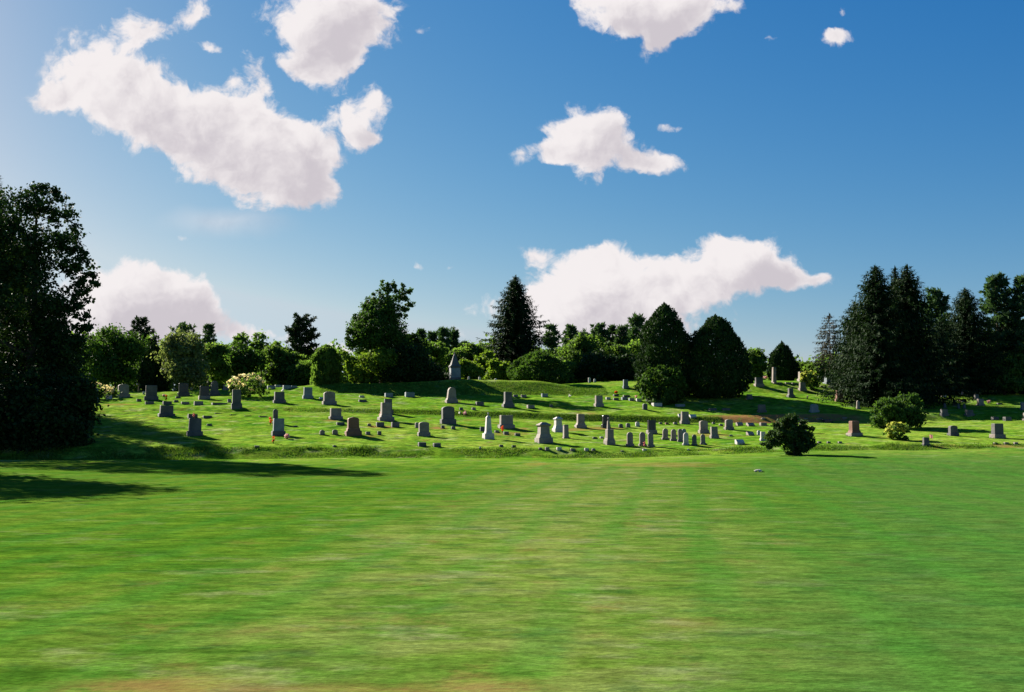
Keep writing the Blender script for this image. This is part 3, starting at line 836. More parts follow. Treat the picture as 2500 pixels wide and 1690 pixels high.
markers([
    ("block", 1314, 1324, 1099, 6, "grey", "tiny grey block starting the row of six below the large pedestal monument"),
    ("block", 1330, 1342, 1101, 9, "grey", "grey block second in the row of six below the large pedestal monument"),
    ("block", 1358, 1372, 1101, 9, "white", "white-topped block third in the row of six on the front bank"),
    ("block", 1391, 1405, 1102, 7, "grey", "low block fourth in the row of six, at the tip of the pedestal's shadow"),
    ("block", 1426, 1438, 1103, 9, "white", "pale block fifth in the row of six on the front bank"),
    ("small", 1444, 1454, 1103, 8, "grey", "little upright block closing the row of six on the front bank"),
    ("block", 1019, 1041, 1091, 11, "dgrey", "larger of two dark blocks below the rounded grey headstone"),
    ("block", 1056, 1077, 1092, 10, "dgrey", "smaller of two dark blocks on the front bank, nearer the obelisk"),
    ("block", 1218, 1229, 1092, 6, "dgrey", "tiny dark block below the obelisk's shadow"),
    ("block", 1249, 1260, 1094, 7, "dgrey", "tiny dark block at the tip of the obelisk's shadow"),
    ("rough", 1168, 1176, 1097, 6, "white", "small white stone on the edge of the front bank below the obelisk"),
    ("block", 812, 822, 1092, 5, "grey", "tiny block alone on the bank below the reddish brown stone"),
    ("block", 620, 634, 1094, 6, "tan", "small tan block on the bank below the blue-grey headstone with flowers"),
    ("small", 780, 793, 1063, 13, "grey", "grey stub, farther of two upright markers beside the reddish brown stone"),
    ("small", 811, 825, 1062, 13, "grey", "grey stub, closer of two upright markers beside the reddish brown stone"),
    ("block", 892, 905, 1062, 8, "grey", "low block right beside the reddish brown stone's shadow"),
    ("block", 921, 932, 1063, 10, "dgrey", "dark low block a step past the reddish brown stone's shadow"),
    ("block", 820, 842, 1038, 7, "dgrey", "flat wide block behind the reddish brown stone"),
    ("small", 897, 906, 1041, 7, "tan", "little tan stub at the end of a bare strip of soil"),
    ("block", 917, 939, 1043, 12, "dgrey", "first of two square blocks in front of the tall grey stone with pink flowers"),
    ("block", 954, 976, 1044, 13, "dgrey", "second of two square blocks in front of the tall grey stone with pink flowers"),
    ("small", 1013, 1024, 1045, 14, "tan", "tan upright marker behind the rounded grey headstone's shoulder"),
    ("block", 1076, 1086, 1047, 8, "dgrey", "small block directly below the dark rounded headstone"),
    ("block", 1101, 1112, 1049, 8, "dgrey", "small block beside the dark rounded headstone's shadow"),
    ("block", 1171, 1184, 1054, 12, "dgrey", "dark block half behind the obelisk"),
    ("block", 1207, 1219, 1057, 6, "grey", "low block between the obelisk and the orange flower"),
    ("block", 1228, 1243, 1062, 8, "dgrey", "low block just below the orange flower by the wide grey headstone"),
    ("block", 1256, 1271, 1065, 7, "dgrey", "low block below the wide grey headstone's shadow"),
    ("block", 1446, 1458, 1072, 5, "dgrey", "small flat block between the pillar gravestone and the column monument"),
    ("block", 1464, 1474, 1071, 5, "white", "small pale block close beside the column monument"),
    ("block", 1515, 1524, 1104, 4, "dgrey", "tiny dark stub on the bank below the column monument's shadow"),
    ("block", 1568, 1580, 1102, 6, "white", "pale stone on the bank below the red-flowered tablet"),
    ("rough", 1676, 1685, 1101, 5, "white", "small white stone on the bank below the tight row of six"),
    ("slant", 1795, 1817, 1086, 13, "white", "pale slant-topped marker standing alone short of the lone bush"),
    ("slant", 1822, 1841, 1064, 10, "tan", "tan slant-topped marker above the pale one near the lone bush"),
    ("rough", 1779, 1790, 1066, 5, "tan", "small tan stone in worn grass beyond the tight row of six"),
    ("block", 1995, 2006, 1083, 5, "grey", "first of three little blocks past the lone bush"),
    ("block", 2018, 2028, 1083, 5, "grey", "middle of three little blocks past the lone bush"),
    ("block", 2045, 2056, 1083, 5, "grey", "last of three little blocks past the lone bush, below the rust brown headstone"),
    ("block", 2425, 2436, 1086, 6, "grey", "first of three little blocks below the broad dark headstone at the shadow's edge"),
    ("block", 2450, 2463, 1086, 6, "grey", "middle of three little blocks below the broad dark headstone at the shadow's edge"),
    ("block", 2474, 2486, 1086, 6, "grey", "last of three little blocks below the broad dark headstone at the shadow's edge"),
], "low markers along the front of the cemetery")
markers([
    ("small", 1510, 1521, 1045, 10, "dgrey", "dark upright marker, first of three past the black round-topped headstone"),
    ("small", 1528, 1539, 1044, 11, "grey", "upright marker, middle of three past the black round-topped headstone"),
    ("small", 1551, 1562, 1042, 12, "white", "whitish upright marker, last of three past the black round-topped headstone"),
    ("block", 1608, 1617, 1036, 5, "tan", "first of three tiny brown blocks past the black square headstone"),
    ("block", 1623, 1633, 1037, 5, "brown", "reddest, middle one of three tiny brown blocks past the black square headstone"),
    ("block", 1643, 1654, 1037, 6, "tan", "last of three tiny brown blocks, before the headstone with white markers"),
    ("slant", 1655, 1666, 1020, 10, "white", "white slant marker on the sunny side of the grey headstone it flanks"),
    ("slant", 1682, 1700, 1022, 10, "white", "white slant marker on the shaded side of the grey headstone it flanks"),
    ("block", 1738, 1746, 1036, 5, "grey", "tiny block behind the tan headstone with the pink and white flower"),
    ("block", 1755, 1765, 1040, 5, "tan", "tiny tan block close beside the headstone below the yews' shadow"),
    ("slant", 1797, 1814, 1040, 9, "tan", "first of three slant markers on the terrace below the yews' shadow"),
    ("slant", 1822, 1842, 1041, 9, "tan", "middle of three slant markers on the terrace below the yews' shadow"),
    ("block", 1854, 1872, 1040, 8, "grey", "grey block, last in the terrace row before the lone bush"),
    ("rough", 1857, 1870, 1026, 6, "tan", "pinkish stone on the bare soil bank, left of the lone bush"),
    ("block", 1961, 1973, 1025, 4, "tan", "small block on the bare soil bank just above the lone bush"),
    ("block", 1992, 2008, 1027, 6, "dgrey", "dark block on the bare soil bank beside a wide dark one"),
    ("block", 2006, 2032, 1032, 8, "black", "wide black block sunk in the bare soil bank"),
    ("block", 2056, 2069, 1024, 5, "tan", "small block at the end of the bare soil bank above the rust brown headstone"),
    ("block", 1121, 1131, 1002, 7, "dgrey", "dark little block behind the dark rounded headstone"),
    ("block", 1151, 1162, 1002, 7, "grey", "little block above the obelisk's urn"),
    ("block", 1160, 1182, 991, 10, "dgrey", "dark wide block on the slope between the tan tapered stone and the tree shadow"),
    ("block", 1285, 1306, 998, 9, "grey", "grey block lying within the long tree shadow"),
    ("small", 1341, 1350, 995, 8, "dgrey", "dark stub at the far end of the long tree shadow"),
], "markers along the middle terrace")
markers([
    ("block", 938, 960, 970, 10, "blue", "blue-grey block, first of two below the bright ivy-covered bush"),
    ("block", 987, 1013, 970, 12, "blue", "larger blue-grey block, second of two below the bright ivy-covered bush"),
    ("block", 876, 890, 971, 5, "white", "white-topped block just above the columnar cedar's shadow"),
    ("block", 874, 896, 982, 6, "dgrey", "dark block lying in the columnar cedar's shadow"),
    ("block", 1252, 1265, 970, 6, "grey", "grey block just behind the dark upright headstone in the tree shadow"),
    ("block", 1271, 1286, 971, 7, "grey", "grey block a step past the dark upright headstone on the upper terrace"),
    ("block", 1321, 1338, 970, 9, "blue", "blue-grey block alone on the sunny upper terrace"),
    ("block", 1478, 1491, 976, 6, "white", "pale block starting the long upper row toward the leafy bush"),
    ("block", 1496, 1511, 978, 6, "dgrey", "dark block second in the long upper row toward the leafy bush"),
    ("block", 1516, 1533, 977, 7, "blue", "bluish block third in the long upper row toward the leafy bush"),
    ("block", 1534, 1549, 979, 7, "blue", "bluish block fourth in the long upper row toward the leafy bush"),
    ("block", 1552, 1567, 981, 8, "white", "whitish block fifth in the long upper row, below the pink flower"),
    ("block", 1576, 1599, 982, 8, "dgrey", "wide dark block at the leafy bush's edge"),
    ("block", 1590, 1617, 993, 9, "white", "wide whitish block below the leafy bush"),
    ("block", 1496, 1511, 968, 5, "dgrey", "small dark block below the orange flower on the far rise"),
    ("block", 1520, 1538, 970, 5, "dgrey", "dark block behind the long upper row"),
    ("block", 1648, 1673, 994, 7, "blue", "dim bluish block first in the shade under the yews"),
    ("block", 1728, 1750, 1003, 6, "dgrey", "dim block second in the shade under the yews"),
    ("block", 1762, 1783, 1003, 6, "dgrey", "dim block third in the shade under the yews"),
    ("block", 2001, 2010, 946, 4, "grey", "tiny block beyond the yellow-green bush"),
    ("block", 2021, 2036, 948, 6, "grey", "grey block below the wide low blue-grey headstone"),
    ("block", 1887, 1897, 938, 5, "tan", "first of four flat blocks below the thin skyline pillar"),
    ("block", 1898, 1911, 938, 4, "grey", "second of four flat blocks below the thin skyline pillar"),
    ("block", 1915, 1930, 938, 4, "grey", "third of four flat blocks in the crest row"),
    ("block", 1931, 1947, 939, 4, "grey", "fourth of four flat blocks, before the yellow-green bush"),
    ("block", 2433, 2446, 988, 4, "dgrey", "flat dark block beyond the pink flower bunch"),
    ("block", 2420, 2438, 1026, 8, "dgrey", "first of two low blocks in sun above the broad dark headstone"),
    ("block", 2449, 2469, 1028, 10, "dgrey", "second of two low blocks in sun above the broad dark headstone"),
    ("slant", 2343, 2358, 982, 7, "tan", "pale slant marker behind the close pair of pointed stones"),
    ("block", 2294, 2310, 970, 8, "white", "white block at the spruces' trunks"),
], "markers on the upper slope")
markers([
    ("block", 353, 377, 988, 8, "grey", "grey block in front of the large dark headstone by the tree line"),
    ("block", 333, 345, 981, 7, "dgrey", "small dark block beside the large dark headstone by the tree line"),
    ("block", 235, 245, 991, 5, "dgrey", "tiny dark block near the dark trees' edge"),
    ("slant", 257, 274, 975, 11, "white", "pale slant marker under the cream flowering bush"),
    ("block", 396, 420, 989, 9, "dgrey", "dark block topped by the tall orange flower"),
    ("block", 424, 436, 983, 6, "dgrey", "small dark block past the tall orange flower"),
    ("block", 441, 463, 988, 7, "tan", "tan low block in front of the black headstones"),
    ("block", 472, 497, 990, 10, "tan", "larger tan block in front of the black polished headstone"),
    ("block", 514, 556, 989, 5, "dgrey", "long flat dark block before the tall dark headstone"),
    ("slant", 555, 565, 983, 9, "tan", "small pale slant marker against the tall dark headstone"),
    ("block", 428, 441, 973, 5, "dgrey", "small flat block at the foot of the black headstone with white-lit top"),
    ("block", 494, 518, 1022, 7, "dgrey", "dark block behind the broad grey headstone's shoulder"),
    ("block", 457, 483, 1022, 11, "dgrey", "dark block with a pink flower behind the broad grey headstone"),
    ("block", 504, 518, 1040, 5, "dgrey", "small dark block beside the broad grey headstone"),
    ("block", 651, 673, 951, 9, "blue", "first of three pale blocks near the tree line past the creamy bush"),
    ("block", 670, 688, 946, 6, "white", "whitish block behind the first of three pale blocks near the tree line"),
    ("block", 689, 712, 951, 10, "blue", "second of three pale blocks near the tree line past the creamy bush"),
    ("block", 710, 726, 948, 6, "blue", "third of three pale blocks near the tree line, toward the columnar cedar"),
    ("slant", 779, 789, 975, 5, "white", "small white slant marker between two headstones by the columnar cedar"),
    ("block", 716, 727, 1043, 4, "dgrey", "small dark block in open grass past the blue-grey headstone with flowers"),
    ("flush", 523, 541, 1011, 2, "dgrey", "first of four flush slabs in the open grass"),
    ("flush", 561, 577, 1014, 2, "dgrey", "second of four flush slabs in the open grass"),
    ("flush", 596, 614, 1017, 2, "dgrey", "third of four flush slabs in the open grass"),
    ("flush", 631, 652, 1019, 2, "dgrey", "last of four flush slabs, beside the narrow round-topped dark stone"),
    ("small", 348, 353, 963, 8, "white", "tiny white stub beside the large dark headstone by the tree line"),
    ("small", 425, 431, 955, 7, "white", "tiny white stub just before the black headstone with white-lit top"),
    ("small", 463, 470, 953, 7, "white", "tiny white stub just past the black headstone with white-lit top"),
], "markers on the left slope")
ST("rough", 1839, 1864, 1146, 1153, "white", "flat pale rock lying on the open lawn")
for a, b, t, v, y, lb in [(1142, 1147, 919, 927, 111, "first of two tiny white stubs on the mound beside the spired monument"), (1168, 1174, 920, 927, 111, "second of two tiny white stubs on the mound beside the spired monument"),
                          (1436, 1442, 922, 932, 119, "first tiny stub on the far rise between mound and yew"), (1449, 1455, 925, 932, 119, "second tiny stub on the far rise between mound and yew")]:
    ST("small", a, b, t, v, "white", lb, group="stubs on the skyline", y=y)
ST("rough", 1206, 1215, 924, 929, "white", "low white rock on the mound's crest", y=111)

# ------------------------------------------------------------------ flowers and flags
def octa(mb, c, r):
    x, y, z = c
    k = r * random.uniform(.7, 1.0)
    mb.add([(x + r, y, z), (x - r, y, z), (x, y + r, z), (x, y - r, z), (x, y, z + k), (x, y, z - k)], [(0, 2, 4), (2, 1, 4), (1, 3, 4), (3, 0, 4), (2, 0, 5), (1, 2, 5), (3, 1, 5), (0, 3, 5)])


def bouquet(u, v0, v1, wpx, mat, label, tall=False, pot=False, Y=None):
    x, Yg, z = ground_at(u, v1 + (1 if not tall else 4)) if Y is None else (at(u, v1, Y)[0], Y, hz(at(u, v1, Y)[0], Y))
    w = wpx * Yg / FPX
    zt, zb = at(u, v0, Yg)[2] - z, max(0.02, at(u, v1, Yg)[2] - z)
    root = empty("flower_bouquet", (x, Yg, z)); tag(root, label, "flowers", "flowers left on the graves")
    mb = MB()
    for i in range(16):
        t = random.random()
        a = random.uniform(0, 6.28); r = w * .5 * math.sqrt(random.random()) * (1 - .5 * abs(2 * t - 1))
        octa(mb, (r * math.cos(a), r * math.sin(a), zb + (zt - zb) * (.08 + .84 * t)), max(.035, .24 * w))
    mb.build("blossoms", M[mat], root)
    s = MB()
    for i in range(6):
        a = random.uniform(0, 6.28); r = w * .3
        frustum(s, -.05, zb + (zt - zb) * .5, .02, .02, .012, .012, .002, cx=r * math.cos(a) * .4, cy=r * math.sin(a) * .4)
    s.build("stems", M["stem"], root)
    if pot:
        p = MB(); lathe(p, [(w * .22, -.02), (w * .32, zb * .9 + .05), (w * .28, zb * .9 + .05)], 9); p.build("pot", M["pot"], root)


for a in [
    (405, 963, 977, 7, "orange", "tall orange flowers above the dark block near the big tree's shadow", True), (399, 963, 968, 8, "rose", "pale pink flowers beside the tall orange ones near the dark trees"),
    (660, 1017, 1034, 10, "orange", "orange flowers against the side of the blue-grey headstone", True), (667, 1064, 1079, 8, "orange", "orange flowers standing in front of the blue-grey headstone", True),
    (701, 1059, 1071, 15, "rose", "pink flower bunch at the base corner of the blue-grey headstone"), (690, 951, 957, 7, "whitef", "cream and orange flowers on top of the dark headstone past the creamy bush", True),
    (472, 1008, 1019, 6, "pink", "small pink flowers on the dark block behind the broad grey headstone", True), (930, 1003, 1018, 16, "rose", "pink flower bunch at the side of the tall grey stepped headstone"),
    (1091, 1008, 1020, 9, "rose", "pale pink flower before the dark rounded headstone", True), (1135, 1004, 1013, 9, "rose", "pale pink flowers on the terrace edge past the dark rounded headstone"),
    (1122, 1006, 1011, 6, "whitef", "tiny white flowers on the terrace edge past the dark rounded headstone"), (1227, 1038, 1053, 8, "orange", "orange flowers in front of the wide grey headstone", True),
    (1391, 963, 970, 7, "whitef", "small white flowers on the sunny upper terrace"), (1361, 1045, 1054, 7, "pink", "pink flowers at the foot of the pale capped pedestal"),
    (1411, 1033, 1041, 9, "pink", "pink flowers on the base of the tan square-topped headstone"), (1477, 1073, 1081, 8, "pink", "pink flowers on the base of the column monument"),
    (1573, 1078, 1090, 7, "pink", "red and pink flowers between the two round-topped tablets"), (1718, 1032, 1043, 9, "rose", "pink and white flowers on the face of a tan headstone", True),
    (1504, 955, 961, 8, "orange", "orange flowers below the far rise"), (1553, 965, 972, 8, "rose", "pink flowers at the far end of the long upper row"),
    (1869, 916, 926, 9, "rose", "pink flowers on the skyline beside the thin pillar"), (1957, 942, 950, 8, "pink", "pink flower before the tan headstone at the yellow-green bush"),
    (1971, 966, 973, 6, "rose", "pale pink flowers alone in the grass below the crest row"), (2051, 926, 934, 6, "yellowf", "yellow flowers between the wide blue-grey stone and the spruces"),
    (2414, 976, 985, 8, "rose", "pale pink flower bunch beside the brownish headstone"), (2046, 930, 938, 6, "whitef", "white flowers beside the yellow ones near the spruces"),
]:
    bouquet(*a[:5], a[5], *(a[6:]))


def grave_flag(u, v0, v1, mat, label, lean=1, cw=7):
    x, Y, z = ground_at(u, v1 + 3)
    h = at(u, v0, Y)[2] - z
    root = empty("grave_flag", (x, Y, z)); tag(root, label, "flag", "small flags among the graves")
    p = MB(); lathe(p, [(.008, -.1), (.008, h), (.002, h + .01)], 6); p.build("pole", M["pole"], root)
    w = cw * Y / FPX; hh = (v1 - v0) * Y / FPX * .75
    f = MB(); n = 5
    vs, fs = [], []
    for i in range(n + 1):
        for j in range(4):
            t = i / n
            for s in (0, 1):
                vs.append((lean * (.01 + w * t), .03 * math.sin(t * 5) + s * .004, h - .01 - hh * (j / 3) - .25 * w * t))
    ix = lambda i, j, s: (i * 4 + j) * 2 + s
    for i in range(n):
        for j in range(3):
            fs.append((ix(i, j, 0), ix(i, j + 1, 0), ix(i + 1, j + 1, 0), ix(i + 1, j, 0)))
            fs.append((ix(i, j, 1), ix(i + 1, j, 1), ix(i + 1, j + 1, 1), ix(i, j + 1, 1)))
    f.add(vs, fs); f.build("cloth", M[mat], root)


grave_flag(520, 944, 957, "pink", "small pink flag before the tall tapered dark headstone")
grave_flag(760, 951, 966, "orange", "small orange flag before the blue-grey headstone by the columnar cedar", -1, 6)
grave_flag(2270, 1060, 1072, "rose", "small pale pink flag beside the shaded grey headstone")
grave_flag(2347, 956, 965, "rose", "small pale flag on the upper slope past the spruces", 1, 5)

# little standing figures
def figure(u, v0, v1, label):
    x, Y, z = ground_at(u, v1)
    h = at(u, v0, Y)[2] - z
    root = empty("stone_figure", (x, Y, z)); tag(root, label, "statue", "small statues near the spruces")
    w = h * .42
    b = MB(); frustum(b, -.2, h * .25, w, w, w * .9, w * .9); b.build("base", M["tan"], root)
    s = MB(); lathe(s, [(w * .36, h * .25 + .002), (w * .33, h * .4), (w * .24, h * .58), (w * .30, h * .70), (w * .22, h * .80), (w * .09, h * .83), (w * .15, h * .88), (w * .15, h * .95), (w * .05, h)], 10)
    s.build("figure", M["white"], root)


figure(2147, 1021, 1040, "small white statue in front of the weeping bush")
figure(2257, 965, 981, "small white statue at the edge of the spruces' shade")

# ------------------------------------------------------------------ trees and bushes
def unit(a): return a / np.maximum(np.linalg.norm(a, axis=-1, keepdims=True), 1e-9)


def leaves_mesh(name, C, A, B, mat, parent):
    """one diamond-shaped leaf per centre, with half axes A (long) and B (across)"""
    n = len(C)
    V = np.empty((n, 4, 3))
    V[:, 0] = C - A; V[:, 1] = C + B - A * .1; V[:, 2] = C + A; V[:, 3] = C - B - A * .1
    return mesh_np(name, V.reshape(-1, 3), np.arange(4 * n).reshape(n, 4), mat, parent)


def tubes(mb, pts, radii, n=6):
    """tapered tube along a polyline"""
    rings = []
    for i, p in enumerate(pts):
        p = Vector(p)
        d = (Vector(pts[min(i + 1, len(pts) - 1)]) - Vector(pts[max(i - 1, 0)])).normalized()
        s = d.orthogonal().normalized(); t = d.cross(s)
        rings.append([p + (s * math.cos(2 * math.pi * k / n) + t * math.sin(2 * math.pi * k / n)) * radii[i] for k in range(n)])
    vs = [q for r in rings for q in r]
    fs = [(i * n + k, i * n + (k + 1) % n, (i + 1) * n + (k + 1) % n, (i + 1) * n + k) for i in range(len(pts) - 1) for k in range(n)]
    fs.append(tuple(range((len(pts) - 1) * n, len(pts) * n)))
    mb.add(vs, fs)


def trunk_mesh(parent, h, r, limbs=(), mat="bark", lean=(0, 0)):
    mb = MB()
    k = 6
    pts = [(lean[0] * (i / k) ** 1.5 + .04 * h * .1 * math.sin(i * 2.1), lean[1] * (i / k) ** 1.5 + .004 * h * math.cos(i * 1.7), -.3 + (h + .3) * i / k) for i in range(k + 1)]
    rad = [r * (1.35 if i == 0 else 1.0) * (1 - .82 * i / k) for i in range(k + 1)]
    tubes(mb, pts, rad, 7)
    for (x, y, z) in limbs:
        z0 = max(.12 * h, min(.85 * h, z - .35 * math.hypot(x, y) - .3))
        f = z0 / h
        p0 = Vector((lean[0] * f ** 1.5, lean[1] * f ** 1.5, z0)); p3 = Vector((x, y, z))
        mid = p0.lerp(p3, .5) + Vector((0, 0, .06 * (p3 - p0).length))
        rr = r * (1 - .8 * f) * .55
        tubes(mb, [p0, mid, p3], [rr, rr * .6, rr * .18], 5)
    return mb.build("trunk", M[mat], parent)


def lobed_leaves(g, lobes, n, size, up=.35, shell=.42, clump=.28, clumps_per=26, droop=0.0):
    """leaves gathered in clumps over the shells of overlapping lobes; lobes (k,6): centre and radii"""
    lobes = np.asarray(lobes, float)
    wgt = (lobes[:, 3] * lobes[:, 5] + lobes[:, 3] * lobes[:, 4]) ** .9
    nc = max(8, n // clumps_per)
    li = g.choice(len(lobes), nc, p=wgt / wgt.sum())
    d = unit(g.normal(size=(nc, 3)))
    rad = 1 - shell * g.random(nc) ** 1.6
    cc = lobes[li, :3] + d * lobes[li, 3:] * rad[:, None]
    cs = clump * (.6 + .8 * g.random(nc)) * np.clip(lobes[li, 3:].min(1) / 1.2, .5, 1.25)
    ci = g.integers(0, nc, n)
    C = cc[ci] + g.normal(size=(n, 3)) * cs[ci, None] * np.array([1, 1, .75])
    nrm = unit(d[ci] * .7 + np.array([0, 0, up]) + g.normal(size=(n, 3)) * .75)
    A = unit(np.cross(nrm, g.normal(size=(n, 3))) + np.array([0, 0, -droop]))
    B = unit(np.cross(nrm, A))
    s = size * (.65 + .7 * g.random(n))[:, None]
    return C, A * s * .5, B * s * .34, cc


def auto_lobes(g, h, w, zb, n=14, top=.9, squash=1.0):
    """lobes filling an uneven egg from height zb to h, width w"""
    out = [(0, 0, (zb + h) / 2, w * .30, w * .30, (h - zb) * .36)]
    for i in range(n):
        t = g.random()
        z = zb + (h - zb) * (.12 + .80 * t)
        prof = math.sin(math.pi * min(1, (.18 + .82 * (1 - t) ** top))) ** .6
        a = g.random() * 6.283
        r = w * .5 * prof * (.45 + .45 * g.random()) * .8
        s = w * (.15 + .10 * g.random())
        out.append((r * math.cos(a), r * math.sin(a), z, s, s, s * .85 * squash))
    return out


def place(u, vb, Y=None):
    if Y is None: return ground_at(u, vb)
    x = at(u, vb, Y)[0]
    return x, Y, hz(x, Y)


def px_tree(name, label, cat, u, Y, px_lobes, n, size, mat, trunk=None, group=None, up=.35, shell=.42, clump=.28, seed=1, depth=.8, bark="bark", droop=0.0, base_z=None, clumps_per=26):
    """a tree or bush whose outline is measured on the photograph as lobes (column, row, half width[, half height]) and stands at distance Y"""
    g = np.random.default_rng(seed)
    x0, _, _ = at(u, HORIZON, Y); z0 = hz(x0, Y)
    L = []
    for p in px_lobes:
        X, _, Z = at(p[0], p[1], Y)
        rx = p[2] * Y / FPX; rz = (p[3] if len(p) > 3 else p[2]) * Y / FPX
        ry = p[4] * Y / FPX if len(p) > 4 else rx * .9
        dy = (g.random() - .5) * 2 * depth * rx
        L.append((X - x0, dy, Z - z0, rx, ry, rz))
    root = empty(name, (x0, Y, z0)); tag(root, label, cat, group)
    C, A, B, cc = lobed_leaves(g, L, n, size, up, shell, clump, clumps_per, droop)
    leaves_mesh("crown" if cat == "tree" else "foliage", C, A, B, M[mat], root)
    if trunk:
        h, r = trunk
        big = sorted(L, key=lambda q: -q[3])[:7]
        trunk_mesh(root, h, r, [(q[0], q[1], q[2]) for q in big], bark)
    return root


def round_tree(name, label, u, vt, Y, wpx, mat, n, size, zb=.12, seed=1, group=None, cat="tree", lob=14, top=.9, up=.35, shell=.42, clump=.3, tr=.16):
    g = np.random.default_rng(seed)
    x, _, zt = at(u, vt, Y); z0 = hz(x, Y); h = zt - z0; w = wpx * Y / FPX
    root = empty(name, (x, Y, z0)); tag(root, label, cat, group)
    L = auto_lobes(g, h * .96, w, h * zb, lob, top)
    n = int(n * 1.15)
    C, A, B, cc = lobed_leaves(g, L, n, size, up, .58, clump * 1.1)
    m_ = C[:, 2] > .05
    leaves_mesh("crown", C[m_], A[m_], B[m_], M[mat], root)
    trunk_mesh(root, h * .75, tr, [q[:3] for q in L[1:6]])
    return root


def spruce(name, label, u, vt, Y, halfpx, seed=1, mat="l_con", dens=1.0, zb=.04, power=.85, droop=.25, group=None, spray=.62, step=.36, bark="bark", bare=0.0, irregular=.18, offset=(0, 0)):
    g = np.random.default_rng(seed)
    x, _, zt = at(u, vt, Y); z0 = hz(x, Y); h = zt - z0; Rb = halfpx * Y / FPX
    root = empty(name, (x, Y, z0)); tag(root, label, "tree", group)
    Cs, As, Bs = [], [], []
    tb = MB()
    z = h * zb
    while z < h - .15:
        t = (z - h * zb) / (h - h * zb)
        ln = Rb * (1 - t) ** power * (1 if t > .08 else .8 + 2.5 * t) + .12
        nb = max(4, int((6 + 6 * (1 - t)) * dens))
        ph = g.random() * 6.28
        for k in range(nb):
            a = ph + 6.283 * k / nb + g.normal() * .22
            L = ln * (1 + g.normal() * irregular)
            if L < .1: continue
            d = np.array([math.cos(a), math.sin(a), 0.0]); side = np.array([-d[1], d[0], 0])
            rise = .25 * (t - .35)
            m = max(2, int(L / .15))
            s = (np.arange(m) + g.random(m)) / m
            if bare: s = s[s > bare]
            m = len(s)
            zz = z + L * (rise * s - droop * s ** 1.6 + .14 * s ** 4) + g.normal(size=m) * .04
            P = d * (L * s)[:, None]; P[:, 2] += zz
            sl = spray * (.55 + .6 * (1 - s)) * (.7 + .5 * g.random(m)) * min(1, .45 + L / 3)
            for sg, hang in ((1, .25), (-1, .25), (0, .75)):
                dirv = d * (.55 if sg else .35) + side * sg * .8 + np.array([0, 0, -hang])
                A = unit(dirv + g.normal(size=(m, 3)) * .18) * sl[:, None] * .5
                nb_ = unit(np.cross(A, np.array([0, 0, 1.0]) + g.normal(size=(m, 3)) * .5))
                Cs.append(P + A * .7 + g.normal(size=(m, 3)) * .04); As.append(A); Bs.append(nb_ * (sl * (.105 if sg else .14))[:, None])
            tipA = unit(d + np.array([0, 0, .1])) * spray * .4
            Cs.append((d * L + np.array([0, 0, z + L * (rise - droop + .14)]))[None]); As.append(tipA[None]); Bs.append((side * spray * .1)[None])
            if bare:
                p = lambda q: tuple(d * L * q + np.array([0, 0, z + L * (rise * q - droop * q ** 1.6 + .14 * q ** 4)]))
                tubes(tb, [p(0), p(.5), p(1)], [.035, .02, .006], 3)
        z += step * (.75 + .5 * g.random()) * (1.15 - .5 * t)
    # leader
    m = 14
    C = np.stack([g.normal(size=m) * .05, g.normal(size=m) * .05, h - .7 * g.random(m)], 1)
    A = unit(np.stack([g.normal(size=m) * .5, g.normal(size=m) * .5, np.ones(m)], 1)) * .3
    Cs.append(C); As.append(A); Bs.append(unit(np.cross(A, g.normal(size=(m, 3)))) * .07)
    leaves_mesh("crown", np.concatenate(Cs), np.concatenate(As), np.concatenate(Bs), M[mat], root)
    tr = trunk_mesh(root, h * .97, max(.12, h * .016), mat=bark)
    if bare: tb.build("branches", M[bark], root)
    return root


